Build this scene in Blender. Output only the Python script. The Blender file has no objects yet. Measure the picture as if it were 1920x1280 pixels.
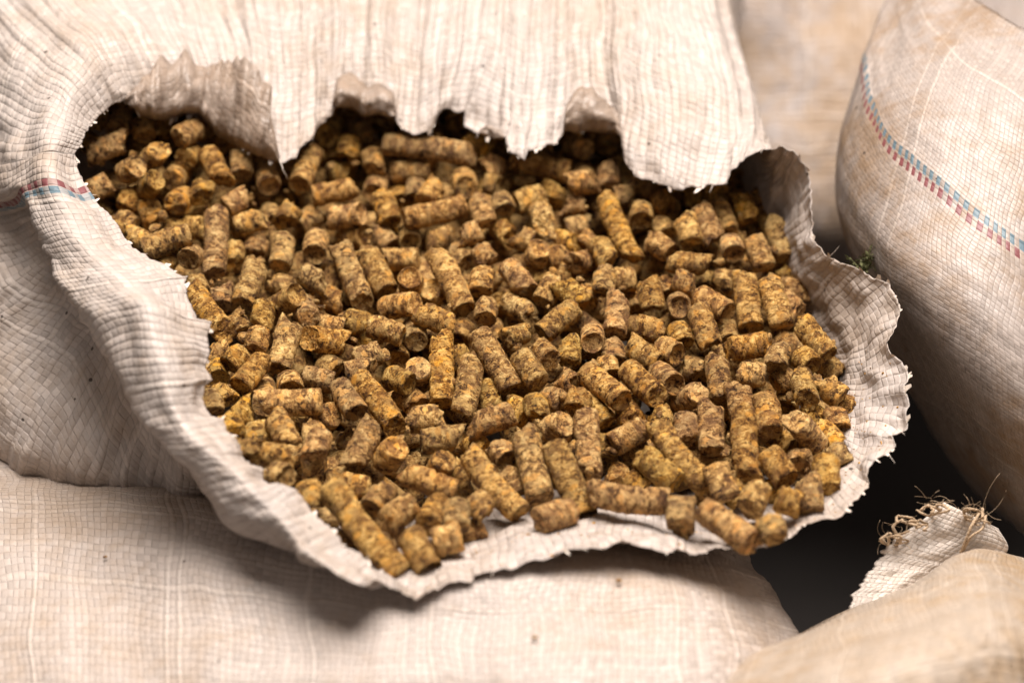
import bpy, math, random
import numpy as np
from mathutils import Vector, Matrix

# ------------------------------------------------------------------ camera, world, light
sc = bpy.context.scene
col = sc.collection
PITCH = math.radians(38.0)
DIST = 750.0            # mm, camera to plane of focus
PXMM = 6.15             # photograph pixels per mm in the plane of focus
FOC = np.array([0.0, 0.0, 330.0])     # point of focus above the floor, mm
VIEW = np.array([0.0, math.cos(PITCH), -math.sin(PITCH)])
UPV = np.array([0.0, math.sin(PITCH), math.cos(PITCH)])
RIGHT = np.array([1.0, 0.0, 0.0])
CAMPOS = FOC - VIEW * DIST

cam_d = bpy.data.cameras.new("camera")
cam = bpy.data.objects.new("camera", cam_d)
col.objects.link(cam)
cam.location = Vector(CAMPOS * 0.001)
cam.rotation_euler = (math.pi / 2 - PITCH, 0, 0)
cam_d.sensor_width = 36.0
cam_d.lens = 36.0 * DIST / (1920.0 / PXMM)
cam_d.clip_start = 0.01
cam_d.clip_end = 100.0
cam_d.dof.use_dof = True
cam_d.dof.focus_distance = (DIST - 4) * 0.001
cam_d.dof.aperture_fstop = 6.3
cam_d.dof.aperture_blades = 9
sc.camera = cam

world = bpy.data.worlds.new("World")
sc.world = world
world.use_nodes = True
bg = world.node_tree.nodes["Background"]
bg.inputs[0].default_value = (1.0, 0.86, 0.78, 1)
bg.inputs[1].default_value = 0.23

def area_light(name, loc, target, size, energy, color):
    ld = bpy.data.lights.new(name, 'AREA')
    ld.shape = 'RECTANGLE'; ld.size = size[0]; ld.size_y = size[1]
    ld.energy = energy; ld.color = color
    o = bpy.data.objects.new(name, ld); col.objects.link(o)
    o.location = loc
    dv = Vector(target) - Vector(loc)
    o.rotation_euler = dv.to_track_quat('-Z', 'Y').to_euler()
    return o
area_light("ceiling_lamp", (0.10, 0.22, 1.55), (0, 0.0, 0.33), (0.90, 0.80), 45.0, (1.0, 0.93, 0.875))

sc.view_settings.view_transform = 'Standard'
sc.view_settings.look = 'None'
sc.view_settings.gamma = 1.0
sc.view_settings.use_curve_mapping = False
sc.view_settings.exposure = 0.0
sc.cycles.use_denoising = True
sc.cycles.max_bounces = 5
sc.cycles.diffuse_bounces = 2
sc.cycles.glossy_bounces = 2
sc.cycles.transmission_bounces = 3
sc.cycles.adaptive_threshold = 0.02

# ------------------------------------------------------------------ helpers
def P(px, py, d):
    """photo pixel + depth behind the plane of focus (mm) -> world mm"""
    px = np.asarray(px, float); py = np.asarray(py, float); d = np.asarray(d, float)
    s = (DIST + d) / DIST
    x = (px - 960.0) / PXMM * s
    y = -(py - 640.0) / PXMM * s
    return FOC + x[..., None] * RIGHT + y[..., None] * UPV + d[..., None] * VIEW

def to_px(p):
    p = np.asarray(p, float) - FOC
    d = p @ VIEW
    s = (DIST + d) / DIST
    return 960 + (p @ RIGHT) / s * PXMM, 640 - (p @ UPV) / s * PXMM, d

_rng = np.random.RandomState(7)
_perm = _rng.permutation(512); _perm = np.concatenate([_perm, _perm, _perm])
_grad = _rng.normal(size=(512, 3)); _grad /= np.linalg.norm(_grad, axis=1)[:, None]
def noise3(p):
    p = np.asarray(p, float)
    i = np.floor(p).astype(int); f = p - i
    w = f * f * f * (f * (f * 6 - 15) + 10)
    i &= 511
    out = 0
    for dx in (0, 1):
        for dy in (0, 1):
            for dz in (0, 1):
                h = _perm[_perm[_perm[(i[..., 0] + dx) & 511] + ((i[..., 1] + dy) & 511)] + ((i[..., 2] + dz) & 511)] & 511
                g = _grad[h]
                dot = g[..., 0] * (f[..., 0] - dx) + g[..., 1] * (f[..., 1] - dy) + g[..., 2] * (f[..., 2] - dz)
                wx = w[..., 0] if dx else 1 - w[..., 0]
                wy = w[..., 1] if dy else 1 - w[..., 1]
                wz = w[..., 2] if dz else 1 - w[..., 2]
                out = out + dot * wx * wy * wz
    return out * 1.6
def n2(a, b, c=0.0):
    a = np.asarray(a, float); b = np.asarray(b, float) + 0 * a
    return noise3(np.stack([a, b + 0 * a, np.full_like(a, c)], -1))

def hermite(ts, pts, tq, periodic=False):
    """smooth curve through pts (n,k) at parameters ts, evaluated at tq; ts ascending"""
    ts = np.asarray(ts, float); pts = np.asarray(pts, float); tq = np.asarray(tq, float)
    if periodic:
        ts = np.concatenate([ts[-2:] - 1, ts, ts[:2] + 1])
        pts = np.concatenate([pts[-2:], pts, pts[:2]])
    n = len(ts)
    dt = np.diff(ts)
    sl = np.diff(pts, axis=0) / dt[:, None]
    m = np.zeros_like(pts)
    m[1:-1] = (sl[:-1] * dt[1:, None] + sl[1:] * dt[:-1, None]) / (dt[1:] + dt[:-1])[:, None]
    m[0] = sl[0]; m[-1] = sl[-1]
    k = np.clip(np.searchsorted(ts, tq, side='right') - 1, 0, n - 2)
    h = dt[k]; x = ((tq - ts[k]) / h)
    h00 = 2 * x**3 - 3 * x**2 + 1; h10 = x**3 - 2 * x**2 + x
    h01 = -2 * x**3 + 3 * x**2; h11 = x**3 - x**2
    return (h00[:, None] * pts[k] + (h10 * h)[:, None] * m[k] + h01[:, None] * pts[k + 1] + (h11 * h)[:, None] * m[k + 1])

def mesh_from(name, verts_mm, faces, mats, uv=None, smooth=True, origin=None):
    v = np.asarray(verts_mm, float)
    o = np.zeros(3) if origin is None else np.asarray(origin, float)
    me = bpy.data.meshes.new(name)
    me.from_pydata(((v - o) * 0.001).tolist(), [], faces if isinstance(faces, list) else faces.tolist())
    if uv is not None:
        uv = np.asarray(uv, float)        # the tapes wander a little
        a_, b_ = uv[:, 0], uv[:, 1]
        uv = np.stack([a_ + 2.2 * n2(a_ * 0.05, b_ * 0.05, 61.0) + 0.4 * n2(a_ * 0.16, b_ * 0.11, 62.0) + 0.07 * n2(a_ * 0.45, b_ * 0.45, 63.0),
                       b_ + 2.2 * n2(a_ * 0.05, b_ * 0.05, 65.0) + 0.4 * n2(a_ * 0.11, b_ * 0.16, 66.0) + 0.07 * n2(a_ * 0.45, b_ * 0.45, 67.0)], -1)
        lay = me.uv_layers.new(name="UVMap")
        li = np.zeros(len(me.loops), dtype=np.int32)
        me.loops.foreach_get("vertex_index", li)
        lay.data.foreach_set("uv", np.asarray(uv, float)[li].astype(np.float32).ravel())
    for m in (mats if isinstance(mats, (list, tuple)) else [mats]):
        me.materials.append(m)
    if smooth:
        me.polygons.foreach_set("use_smooth", np.ones(len(me.polygons), dtype=bool))
    me.update()
    return me

def obj(name, me, parent=None, origin=None, **props):
    ob = bpy.data.objects.new(name, me)
    col.objects.link(ob)
    if parent is not None:
        ob.parent = parent
        if origin is not None:
            ob.location = Vector(np.asarray(origin) * 0.001) - parent.location
        else:
            ob.location = -parent.location
    elif origin is not None:
        ob.location = Vector(np.asarray(origin) * 0.001)
    for k, v in props.items():
        ob[k] = v
    return ob

def grid_faces(n, m, wrap=False):
    """n rows, m columns"""
    i, j = np.meshgrid(np.arange(n if wrap else n - 1), np.arange(m - 1), indexing='ij')
    i2 = (i + 1) % n
    return np.stack([i * m + j, i2 * m + j, i2 * m + j + 1, i * m + j + 1], -1).reshape(-1, 4)

def grid_normals(g):
    du = np.gradient(g, axis=0); dv = np.gradient(g, axis=1)
    nrm = np.cross(du, dv)
    return nrm / (np.linalg.norm(nrm, axis=-1, keepdims=True) + 1e-9)

# ------------------------------------------------------------------ materials
class NT:
    def __init__(self, name):
        self.m = bpy.data.materials.new(name); self.m.use_nodes = True
        self.t = self.m.node_tree; self.n = self.t.nodes; self.l = self.t.links
        self.bsdf = self.n["Principled BSDF"]; self.out = self.n["Material Output"]
    def node(self, typ, **kw):
        nd = self.n.new(typ)
        for k, v in kw.items(): setattr(nd, k, v)
        return nd
    def put(self, sock, v):
        if hasattr(v, 'is_output'): self.l.new(v, sock)
        elif isinstance(v, (tuple, list)) and len(v) == 3 and sock.type == 'RGBA': sock.default_value = (*v, 1)
        else: sock.default_value = v
    def math(self, op, a, b=None, c=None, clamp=False):
        nd = self.node('ShaderNodeMath', operation=op, use_clamp=clamp)
        for i, v in enumerate((a, b, c)):
            if v is not None: self.put(nd.inputs[i], v)
        return nd.outputs[0]
    def mix(self, fac, a, b, blend='MIX'):
        nd = self.node('ShaderNodeMix', data_type='RGBA', blend_type=blend)
        self.put(nd.inputs[0], fac); self.put(nd.inputs[6], a); self.put(nd.inputs[7], b)
        return nd.outputs[2]
    def ramp(self, fac, stops, interp='LINEAR'):
        nd = self.node('ShaderNodeValToRGB')
        cr = nd.color_ramp; cr.interpolation = interp
        while len(cr.elements) < len(stops): cr.elements.new(0.5)
        for e, (p, c) in zip(cr.elements, stops):
            e.position = p; e.color = (*c, 1) if len(c) == 3 else c
        self.put(nd.inputs[0], fac)
        return nd.outputs[0]
    def smooth(self, v, lo, hi):
        nd = self.node('ShaderNodeMapRange', interpolation_type='SMOOTHSTEP')
        self.put(nd.inputs[0], v); nd.inputs[1].default_value = lo; nd.inputs[2].default_value = hi
        return nd.outputs[0]
    def noise(self, vec, scale, detail=3.0, rough=0.55, dim='3D', w=None, dist=0.0):
        nd = self.node('ShaderNodeTexNoise', noise_dimensions=dim)
        if vec is not None: self.put(nd.inputs['Vector'], vec)
        nd.inputs['Scale'].default_value = scale; nd.inputs['Detail'].default_value = detail
        nd.inputs['Roughness'].default_value = rough; nd.inputs['Distortion'].default_value = dist
        if w is not None: self.put(nd.inputs['W'], w)
        return nd.outputs['Fac']
    def comb(self, x, y, z=0.0):
        nd = self.node('ShaderNodeCombineXYZ')
        for i, v in enumerate((x, y, z)): self.put(nd.inputs[i], v)
        return nd.outputs[0]
    def white(self, vec):
        nd = self.node('ShaderNodeTexWhiteNoise', noise_dimensions='3D')
        self.put(nd.inputs['Vector'], vec)
        return nd.outputs['Value']

def woven(name, wu=2.7, wv=2.3, base=(0.56, 0.485, 0.435), stain=(0.42, 0.27, 0.14), stain_amt=0.5, stripe=None,
          speck=0.0, ridge=0.9, bump=1.0, translucent=0.12, rough=0.5, seed=0.0, crumple=0.3, gapamt=0.28, warp=0.0):
    """woven polypropylene tape cloth; UV in mm"""
    s = NT(name)
    tc = s.node('ShaderNodeTexCoord')
    uv = tc.outputs['UV']; oc = tc.outputs['Object']
    sep = s.node('ShaderNodeSeparateXYZ'); s.l.new(uv, sep.inputs[0])
    U = s.math('DIVIDE', sep.outputs[0], wu)
    V = s.math('DIVIDE', sep.outputs[1], wv)
    iu = s.math('FLOOR', U); iv = s.math('FLOOR', V)
    fu = s.math('FRACT', U); fv = s.math('FRACT', V)
    par = s.math('MODULO', s.math('ADD', s.math('ADD', iu, iv), 2000.0), 2.0)
    def prof(f, p):   # 1 in the middle of the tape, 0 at its edges
        a = s.math('ABSOLUTE', s.math('SUBTRACT', s.math('MULTIPLY', f, 2.0), 1.0))
        return s.math('SUBTRACT', 1.0, s.math('POWER', a, p))
    pu6 = prof(fu, 7.0); pv6 = prof(fv, 7.0); pu2 = prof(fu, 2.0); pv2 = prof(fv, 2.0)
    ha = s.math('MULTIPLY', pu6, s.math('ADD', 0.55, s.math('MULTIPLY', pv2, 0.45)))
    hb = s.math('MULTIPLY', pv6, s.math('ADD', 0.55, s.math('MULTIPLY', pu2, 0.45)))
    hmix = s.node('ShaderNodeMix', data_type='FLOAT')
    s.put(hmix.inputs[0], par); s.put(hmix.inputs[2], hb); s.put(hmix.inputs[3], ha)
    h = hmix.outputs[0]
    ru = s.white(s.comb(iu, 3.0 + seed, 1.0)); rv = s.white(s.comb(iv, 7.0 + seed, 2.0))
    rc = s.white(s.comb(iu, iv, 5.0 + seed))
    # folded narrow tapes stand up as pale ribs
    rib_u = s.math('MULTIPLY', s.smooth(ru, ridge, ridge + 0.02), prof(fu, 1.0))
    rib_v = s.math('MULTIPLY', s.smooth(rv, ridge, ridge + 0.02), prof(fv, 1.0))
    rib = s.math('MAXIMUM', rib_u, rib_v)
    tone_mix = s.node('ShaderNodeMix', data_type='FLOAT')
    s.put(tone_mix.inputs[0], par); s.put(tone_mix.inputs[2], rv); s.put(tone_mix.inputs[3], ru)
    tone = s.math('ADD', s.math('MULTIPLY', tone_mix.outputs[0], 0.22), s.math('MULTIPLY', rc, 0.12))
    tone = s.math('ADD', 0.80, tone)
    colr = s.mix(1.0, base, s.comb(tone, tone, tone), 'MULTIPLY')
    colr = s.mix(s.math('MULTIPLY', rib, 0.22), colr, (0.80, 0.70, 0.60))
    # gaps between the tapes: mixed towards brown where the weave height is low
    gap = s.smooth(h, 0.30, 0.02)
    colr = s.mix(s.math('MULTIPLY', gap, gapamt), colr, (0.26, 0.18, 0.12))
    # dirt
    ocm = s.node('ShaderNodeVectorMath', operation='SCALE'); s.l.new(oc, ocm.inputs[0]); ocm.inputs['Scale'].default_value = 1000.0
    ocv = s.node('ShaderNodeVectorMath', operation='ADD'); s.l.new(ocm.outputs[0], ocv.inputs[0]); ocv.inputs[1].default_value = (seed * 31, seed * 17, 0)
    st1 = s.noise(ocv.outputs[0], 0.022, 3.0, 0.6)
    st2 = s.noise(ocv.outputs[0], 0.16, 3.0, 0.65)
    stv = s.math('MULTIPLY', s.smooth(s.math('ADD', st1, s.math('MULTIPLY', st2, 0.55)), 0.66, 1.02), stain_amt)
    streak = s.smooth(s.noise(s.comb(s.math('MULTIPLY', sep.outputs[0], 0.5), s.math('MULTIPLY', sep.outputs[1], 0.08)), 1.0, 3.0), 0.52, 0.78)
    stv = s.math('ADD', stv, s.math('MULTIPLY', streak, stain_amt * 0.25), clamp=True)
    colr = s.mix(stv, colr, stain)
    if stripe is not None:           # (u_mm centre, blue first?) two coloured warp tapes pairs
        k0 = stripe[0]; tw = stripe[1]
        x = s.math('DIVIDE', s.math('SUBTRACT', sep.outputs[0], k0), tw)   # -1..1
        if stripe[2] < 0: x = s.math('MULTIPLY', x, -1.0)
        alt = s.math('MODULO', s.math('ADD', s.math('FLOOR', s.math('MULTIPLY', V, 1.0)), 2000.0), 2.0)
        isb = s.math('MULTIPLY', s.math('GREATER_THAN', x, -1.0), s.math('LESS_THAN', x, -0.03))
        isr = s.math('MULTIPLY', s.math('GREATER_THAN', x, 0.03), s.math('LESS_THAN', x, 1.0))
        lo = stripe[3]
        bm = s.math('MULTIPLY', isb, s.math('ADD', lo, s.math('MULTIPLY', alt, 0.95 - lo)))
        rm = s.math('MULTIPLY', isr, s.math('ADD', lo, s.math('MULTIPLY', s.math('SUBTRACT', 1.0, alt), 0.95 - lo)))
        colr = s.mix(bm, colr, (0.12, 0.19, 0.23))
        colr = s.mix(rm, colr, (0.21, 0.055, 0.06))
    if speck > 0:
        vo = s.node('ShaderNodeTexVoronoi', feature='F1'); s.put(vo.inputs['Vector'], ocm.outputs[0]); vo.inputs['Scale'].default_value = 0.22
        rnd = s.node('ShaderNodeSeparateColor'); s.l.new(vo.outputs['Color'], rnd.inputs[0])
        sz = s.math('MULTIPLY', s.smooth(rnd.outputs[0], 1 - speck, 1.0), 0.16)
        sp = s.math('LESS_THAN', vo.outputs['Distance'], sz)
        colr = s.mix(s.math('MULTIPLY', sp, 0.85), colr, (0.05, 0.035, 0.025))
    s.put(s.bsdf.inputs['Base Color'], colr)
    rg = s.math('ADD', rough - 0.10, s.math('MULTIPLY', st2, 0.25))
    s.put(s.bsdf.inputs['Roughness'], rg)
    s.bsdf.inputs['Specular IOR Level'].default_value = 0.5
    cr = s.noise(ocm.outputs[0], 0.35, 3.0, 0.6)
    hh = s.math('ADD', s.math('MULTIPLY', h, 0.55), s.math('MULTIPLY', rib, 0.45))
    if warp > 0: hh = s.math('ADD', hh, s.math('MULTIPLY', s.math('MULTIPLY', pu2, s.math('ADD', 0.3, ru)), warp))
    hh = s.math('ADD', hh, s.math('MULTIPLY', cr, crumple * 3.0))
    hh = s.math('ADD', hh, s.math('MULTIPLY', s.math('MULTIPLY', s.math('SUBTRACT', rc, 0.5), s.math('ADD', fu, fv)), 0.7))
    bp = s.node('ShaderNodeBump'); bp.inputs['Distance'].default_value = 0.00055 * bump; bp.inputs['Strength'].default_value = 1.0
    s.put(bp.inputs['Height'], hh)
    s.l.new(bp.outputs[0], s.bsdf.inputs['Normal'])
    if translucent > 0:
        tr = s.node('ShaderNodeBsdfTranslucent'); s.put(tr.inputs[0], colr); s.l.new(bp.outputs[0], tr.inputs['Normal'])
        mx = s.node('ShaderNodeMixShader'); mx.inputs[0].default_value = translucent
        s.l.new(s.bsdf.outputs[0], mx.inputs[1]); s.l.new(tr.outputs[0], mx.inputs[2])
        s.l.new(mx.outputs[0], s.out.inputs[0])
    return s.m

def pellet_material():
    s = NT("pressed_feed")
    tc = s.node('ShaderNodeTexCoord'); oi = s.node('ShaderNodeObjectInfo')
    sc_ = s.node('ShaderNodeVectorMath', operation='MULTIPLY_ADD'); s.l.new(tc.outputs['Object'], sc_.inputs[0])
    sc_.inputs[1].default_value = (800.0, 800.0, 1250.0)      # mm, squeezed along the axis: fibres run round the pellet
    rnd = oi.outputs['Random']
    w = s.math('MULTIPLY', rnd, 913.0)
    s.put(sc_.inputs[2], s.comb(w, s.math('MULTIPLY', rnd, 517.0), w))
    vv = sc_.outputs[0]
    big = s.noise(vv, 0.22, 2.0, 0.6)
    med = s.noise(vv, 0.50, 4.0, 0.72, dist=0.6)
    fine = s.noise(vv, 2.4, 3.0, 0.65)
    off = s.node('ShaderNodeVectorMath', operation='ADD'); s.l.new(vv, off.inputs[0])
    s.put(off.inputs[1], s.comb(s.math('MULTIPLY', fine, 1.5), s.math('MULTIPLY', med, 1.8), s.math('MULTIPLY', fine, -1.0)))
    vo = s.node('ShaderNodeTexVoronoi', feature='F1'); s.l.new(off.outputs[0], vo.inputs['Vector']); vo.inputs['Scale'].default_value = 0.50
    sepc = s.node('ShaderNodeSeparateColor'); s.l.new(vo.outputs['Color'], sepc.inputs[0])
    tone = s.math('ADD', s.math('MULTIPLY', med, 0.62), s.math('MULTIPLY', fine, 0.30))
    tone = s.math('ADD', tone, s.math('MULTIPLY', big, 0.20))
    tone = s.math('SUBTRACT', tone, 0.058)
    base = s.ramp(tone,
                  [(0.37, (0.016, 0.005, 0.001)), (0.43, (0.085, 0.034, 0.003)), (0.485, (0.28, 0.128, 0.013)),
                   (0.54, (0.56, 0.295, 0.042)), (0.62, (0.84, 0.56, 0.165))])
    # grain flakes: straw, yellow maize, rust
    f1 = s.math('MULTIPLY', s.smooth(sepc.outputs[0], 0.72, 0.80), 0.5)
    base = s.mix(f1, base, (0.72, 0.44, 0.105))
    f2 = s.math('MULTIPLY', s.smooth(sepc.outputs[1], 0.88, 0.93), 0.7)
    base = s.mix(f2, base, (0.78, 0.37, 0.022))
    f3 = s.math('MULTIPLY', s.smooth(sepc.outputs[2], 0.78, 0.86), 0.35)
    base = s.mix(f3, base, (0.14, 0.052, 0.010))
    # dark bran specks
    vo2 = s.node('ShaderNodeTexVoronoi', feature='F1'); s.l.new(off.outputs[0], vo2.inputs['Vector']); vo2.inputs['Scale'].default_value = 1.2
    sep2 = s.node('ShaderNodeSeparateColor'); s.l.new(vo2.outputs['Color'], sep2.inputs[0])
    sp = s.math('MULTIPLY', s.smooth(sep2.outputs[0], 0.80, 0.86), s.smooth(vo2.outputs['Distance'], 0.5, 0.3))
    base = s.mix(s.math('MULTIPLY', sp, 0.75), base, (0.030, 0.013, 0.004))
    # glazed red-brown skin in patches
    gl = s.math('MULTIPLY', s.smooth(s.noise(vv, 0.27, 1.0), 0.54, 0.66), 0.5)
    base = s.mix(gl, base, (0.24, 0.115, 0.026))
    hs = s.node('ShaderNodeHueSaturation')
    s.put(hs.inputs['Hue'], s.math('ADD', 0.4915, s.math('MULTIPLY', s.math('FRACT', s.math('MULTIPLY', rnd, 13.7)), 0.009)))
    s.put(hs.inputs['Saturation'], s.math('ADD', 0.86, s.math('MULTIPLY', s.math('FRACT', s.math('MULTIPLY', rnd, 7.3)), 0.12)))
    s.put(hs.inputs['Value'], s.math('ADD', 0.78, s.math('MULTIPLY', s.math('FRACT', s.math('MULTIPLY', rnd, 29.1)), 0.38)))
    s.put(hs.inputs['Color'], base)
    s.put(s.bsdf.inputs['Base Color'], hs.outputs[0])
    s.put(s.bsdf.inputs['Roughness'], s.math('SUBTRACT', 0.60, s.math('MULTIPLY', gl, 0.5)))
    s.bsdf.inputs['Specular IOR Level'].default_value = 0.22
    hh = s.math('ADD', s.math('MULTIPLY', med, 1.3), s.math('MULTIPLY', fine, 0.7))
    bp = s.node('ShaderNodeBump'); bp.inputs['Distance'].default_value = 0.0011; bp.inputs['Strength'].default_value = 1.0
    s.put(bp.inputs['Height'], hh); s.l.new(bp.outputs[0], s.bsdf.inputs['Normal'])
    return s.m

def plain(name, color, rough=0.8, var=0.3, scale=40.0):
    s = NT(name)
    tc = s.node('ShaderNodeTexCoord')
    n = s.noise(tc.outputs['Object'], scale, 5.0, 0.6)
    k = s.math('ADD', 1 - var, s.math('MULTIPLY', n, 2 * var))
    s.put(s.bsdf.inputs['Base Color'], s.mix(1.0, color, s.comb(k, k, k), 'MULTIPLY'))
    s.bsdf.inputs['Roughness'].default_value = rough
    bp = s.node('ShaderNodeBump'); bp.inputs['Distance'].default_value = 0.001; bp.inputs['Strength'].default_value = 0.6
    s.put(bp.inputs['Height'], n); s.l.new(bp.outputs[0], s.bsdf.inputs['Normal'])
    return s.m

# ------------------------------------------------------------------ floor
def heap(px, py):
    px = np.asarray(px, float); py = np.asarray(py, float)
    b = -(py - 700.0) * 0.2
    b = b - 24 * np.exp(-((px - 230) / 210.0) ** 2) - 14 * np.exp(-((px - 480) / 150.0) ** 2 - ((py - 880) / 160.0) ** 2)
    b = b - 5 * np.exp(-((px - 950) / 420.0) ** 2 - ((py - 660) / 240.0) ** 2)
    b = b - 13 * np.clip((430 - py) / 180.0, 0, 1) ** 1.2
    b = b - 9 * np.clip((py - 930) / 60.0, 0, 1) * np.clip((px - 1180) / 100.0, 0, 1)
    b = b - 9 * np.exp(-((px - 1320) / 160.0) ** 2 - ((py - 390) / 110.0) ** 2)
    return b

floor_m = plain("dark_floor", (0.05, 0.042, 0.038), 0.85, 0.4, 14.0)
fv = np.array([[-6000, -6000, 0], [6000, -6000, 0], [6000, 6000, 0], [-6000, 6000, 0]], float)
fo = obj("floor", mesh_from("floor", fv, [(0, 1, 2, 3)], floor_m), kind="structure")

# ------------------------------------------------------------------ torn sack
TORN = [(140,290),(150,265),(168,235),(185,215),(205,199),(228,190),(247,202),(267,217),(288,226),(309,228),(340,221),(370,216),(384,230),(403,252),
 (438,273),(484,290),(508,300),(522,305),(527,307),(540,300),(556,296),(560,283),(565,273),(587,259),(586,249),(592,240),(605,231),(617,221),(618,210),(621,202),(635,205),(650,206),(665,209),(683,221),
 (708,217),(725,220),(740,218),(743,226),(746,232),(755,240),(762,246),(785,252),(800,250),(808,246),(815,234),(819,221),(826,210),(833,202),(845,205),(854,210),(868,207),(877,205),(878,209),(872,225),(872,238),
 (893,245),(910,252),(928,259),(949,259),(951,275),(960,285),(968,292),(977,299),(985,303),(990,292),(993,284),(1016,277),(1030,272),(1043,267),(1052,254),(1060,242),(1074,245),(1087,246),(1100,244),(1120,248),
 (1137,249),(1151,244),(1160,252),(1166,259),(1168,275),(1170,292),(1176,304),(1182,315),(1195,332),(1214,338),(1225,341),(1235,348),(1248,350),(1262,357),(1280,360),(1290,354),(1299,350),(1308,355),(1314,355),(1324,347),(1345,344),(1362,340),
 (1370,326),(1380,314),(1399,297),(1415,287),(1433,279),(1447,280),(1459,278),(1475,281),(1489,284),(1500,296),(1510,312),(1517,327),(1521,342),(1524,358),(1523,372),(1520,390),(1519,410),(1522,430),(1527,448),
 (1536,462),(1548,474),(1570,485),(1591,495),(1612,506),(1634,517),(1652,525),(1668,534),(1676,546),(1681,560),(1687,580),(1680,600),(1672,620),(1660,640),(1668,660),(1680,670),(1690,680),(1698,695),(1702,710),(1698,722),(1700,735),
 (1705,755),(1697,775),(1699,800),(1684,806),(1668,815),(1680,835),(1670,850),(1650,866),(1632,880),(1626,893),(1633,905),(1632,915),(1610,935),(1592,943),(1578,965),(1560,968),(1540,970),(1520,980),(1500,985),(1485,1005),
 (1465,1006),(1450,1010),(1430,1022),(1400,1030),(1385,1026),(1370,1028),(1340,1020),(1318,1034),(1300,1040),(1285,1030),(1270,1025),(1252,1034),(1240,1035),(1215,1028),(1190,1020),(1170,1010),(1150,1018),(1130,1030),(1110,1026),(1090,1030),
 (1065,1031),(1040,1035),(1020,1048),(1000,1050),(980,1054),(960,1065),(940,1064),(920,1070),(905,1072),(890,1080),(885,1093),(865,1088),(845,1090),(820,1105),(810,1103),(800,1110),(790,1112),(780,1124),(772,1115),(765,1112),
 (740,1108),(721,1090),(710,1082),(694,1065),(690,1052),(669,1037),(642,1029),(636,1010),(619,990),(600,971),(584,954),(565,933),(550,919),(527,906),(505,903),(492,898),(490,881),(478,874),(453,855),(441,828),(424,803),(420,784),
 (395,780),(380,747),(386,722),(401,713),(385,690),(393,663),(392,655),(387,630),(396,605),(373,605),(365,592),(350,552),(346,532),(354,517),(333,511),(317,496),(287,486),(254,469),(231,446),(222,430),(207,405),
 (184,382),(172,357),(158,342),(150,325)]
POLE = (900, 740, 100)
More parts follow.
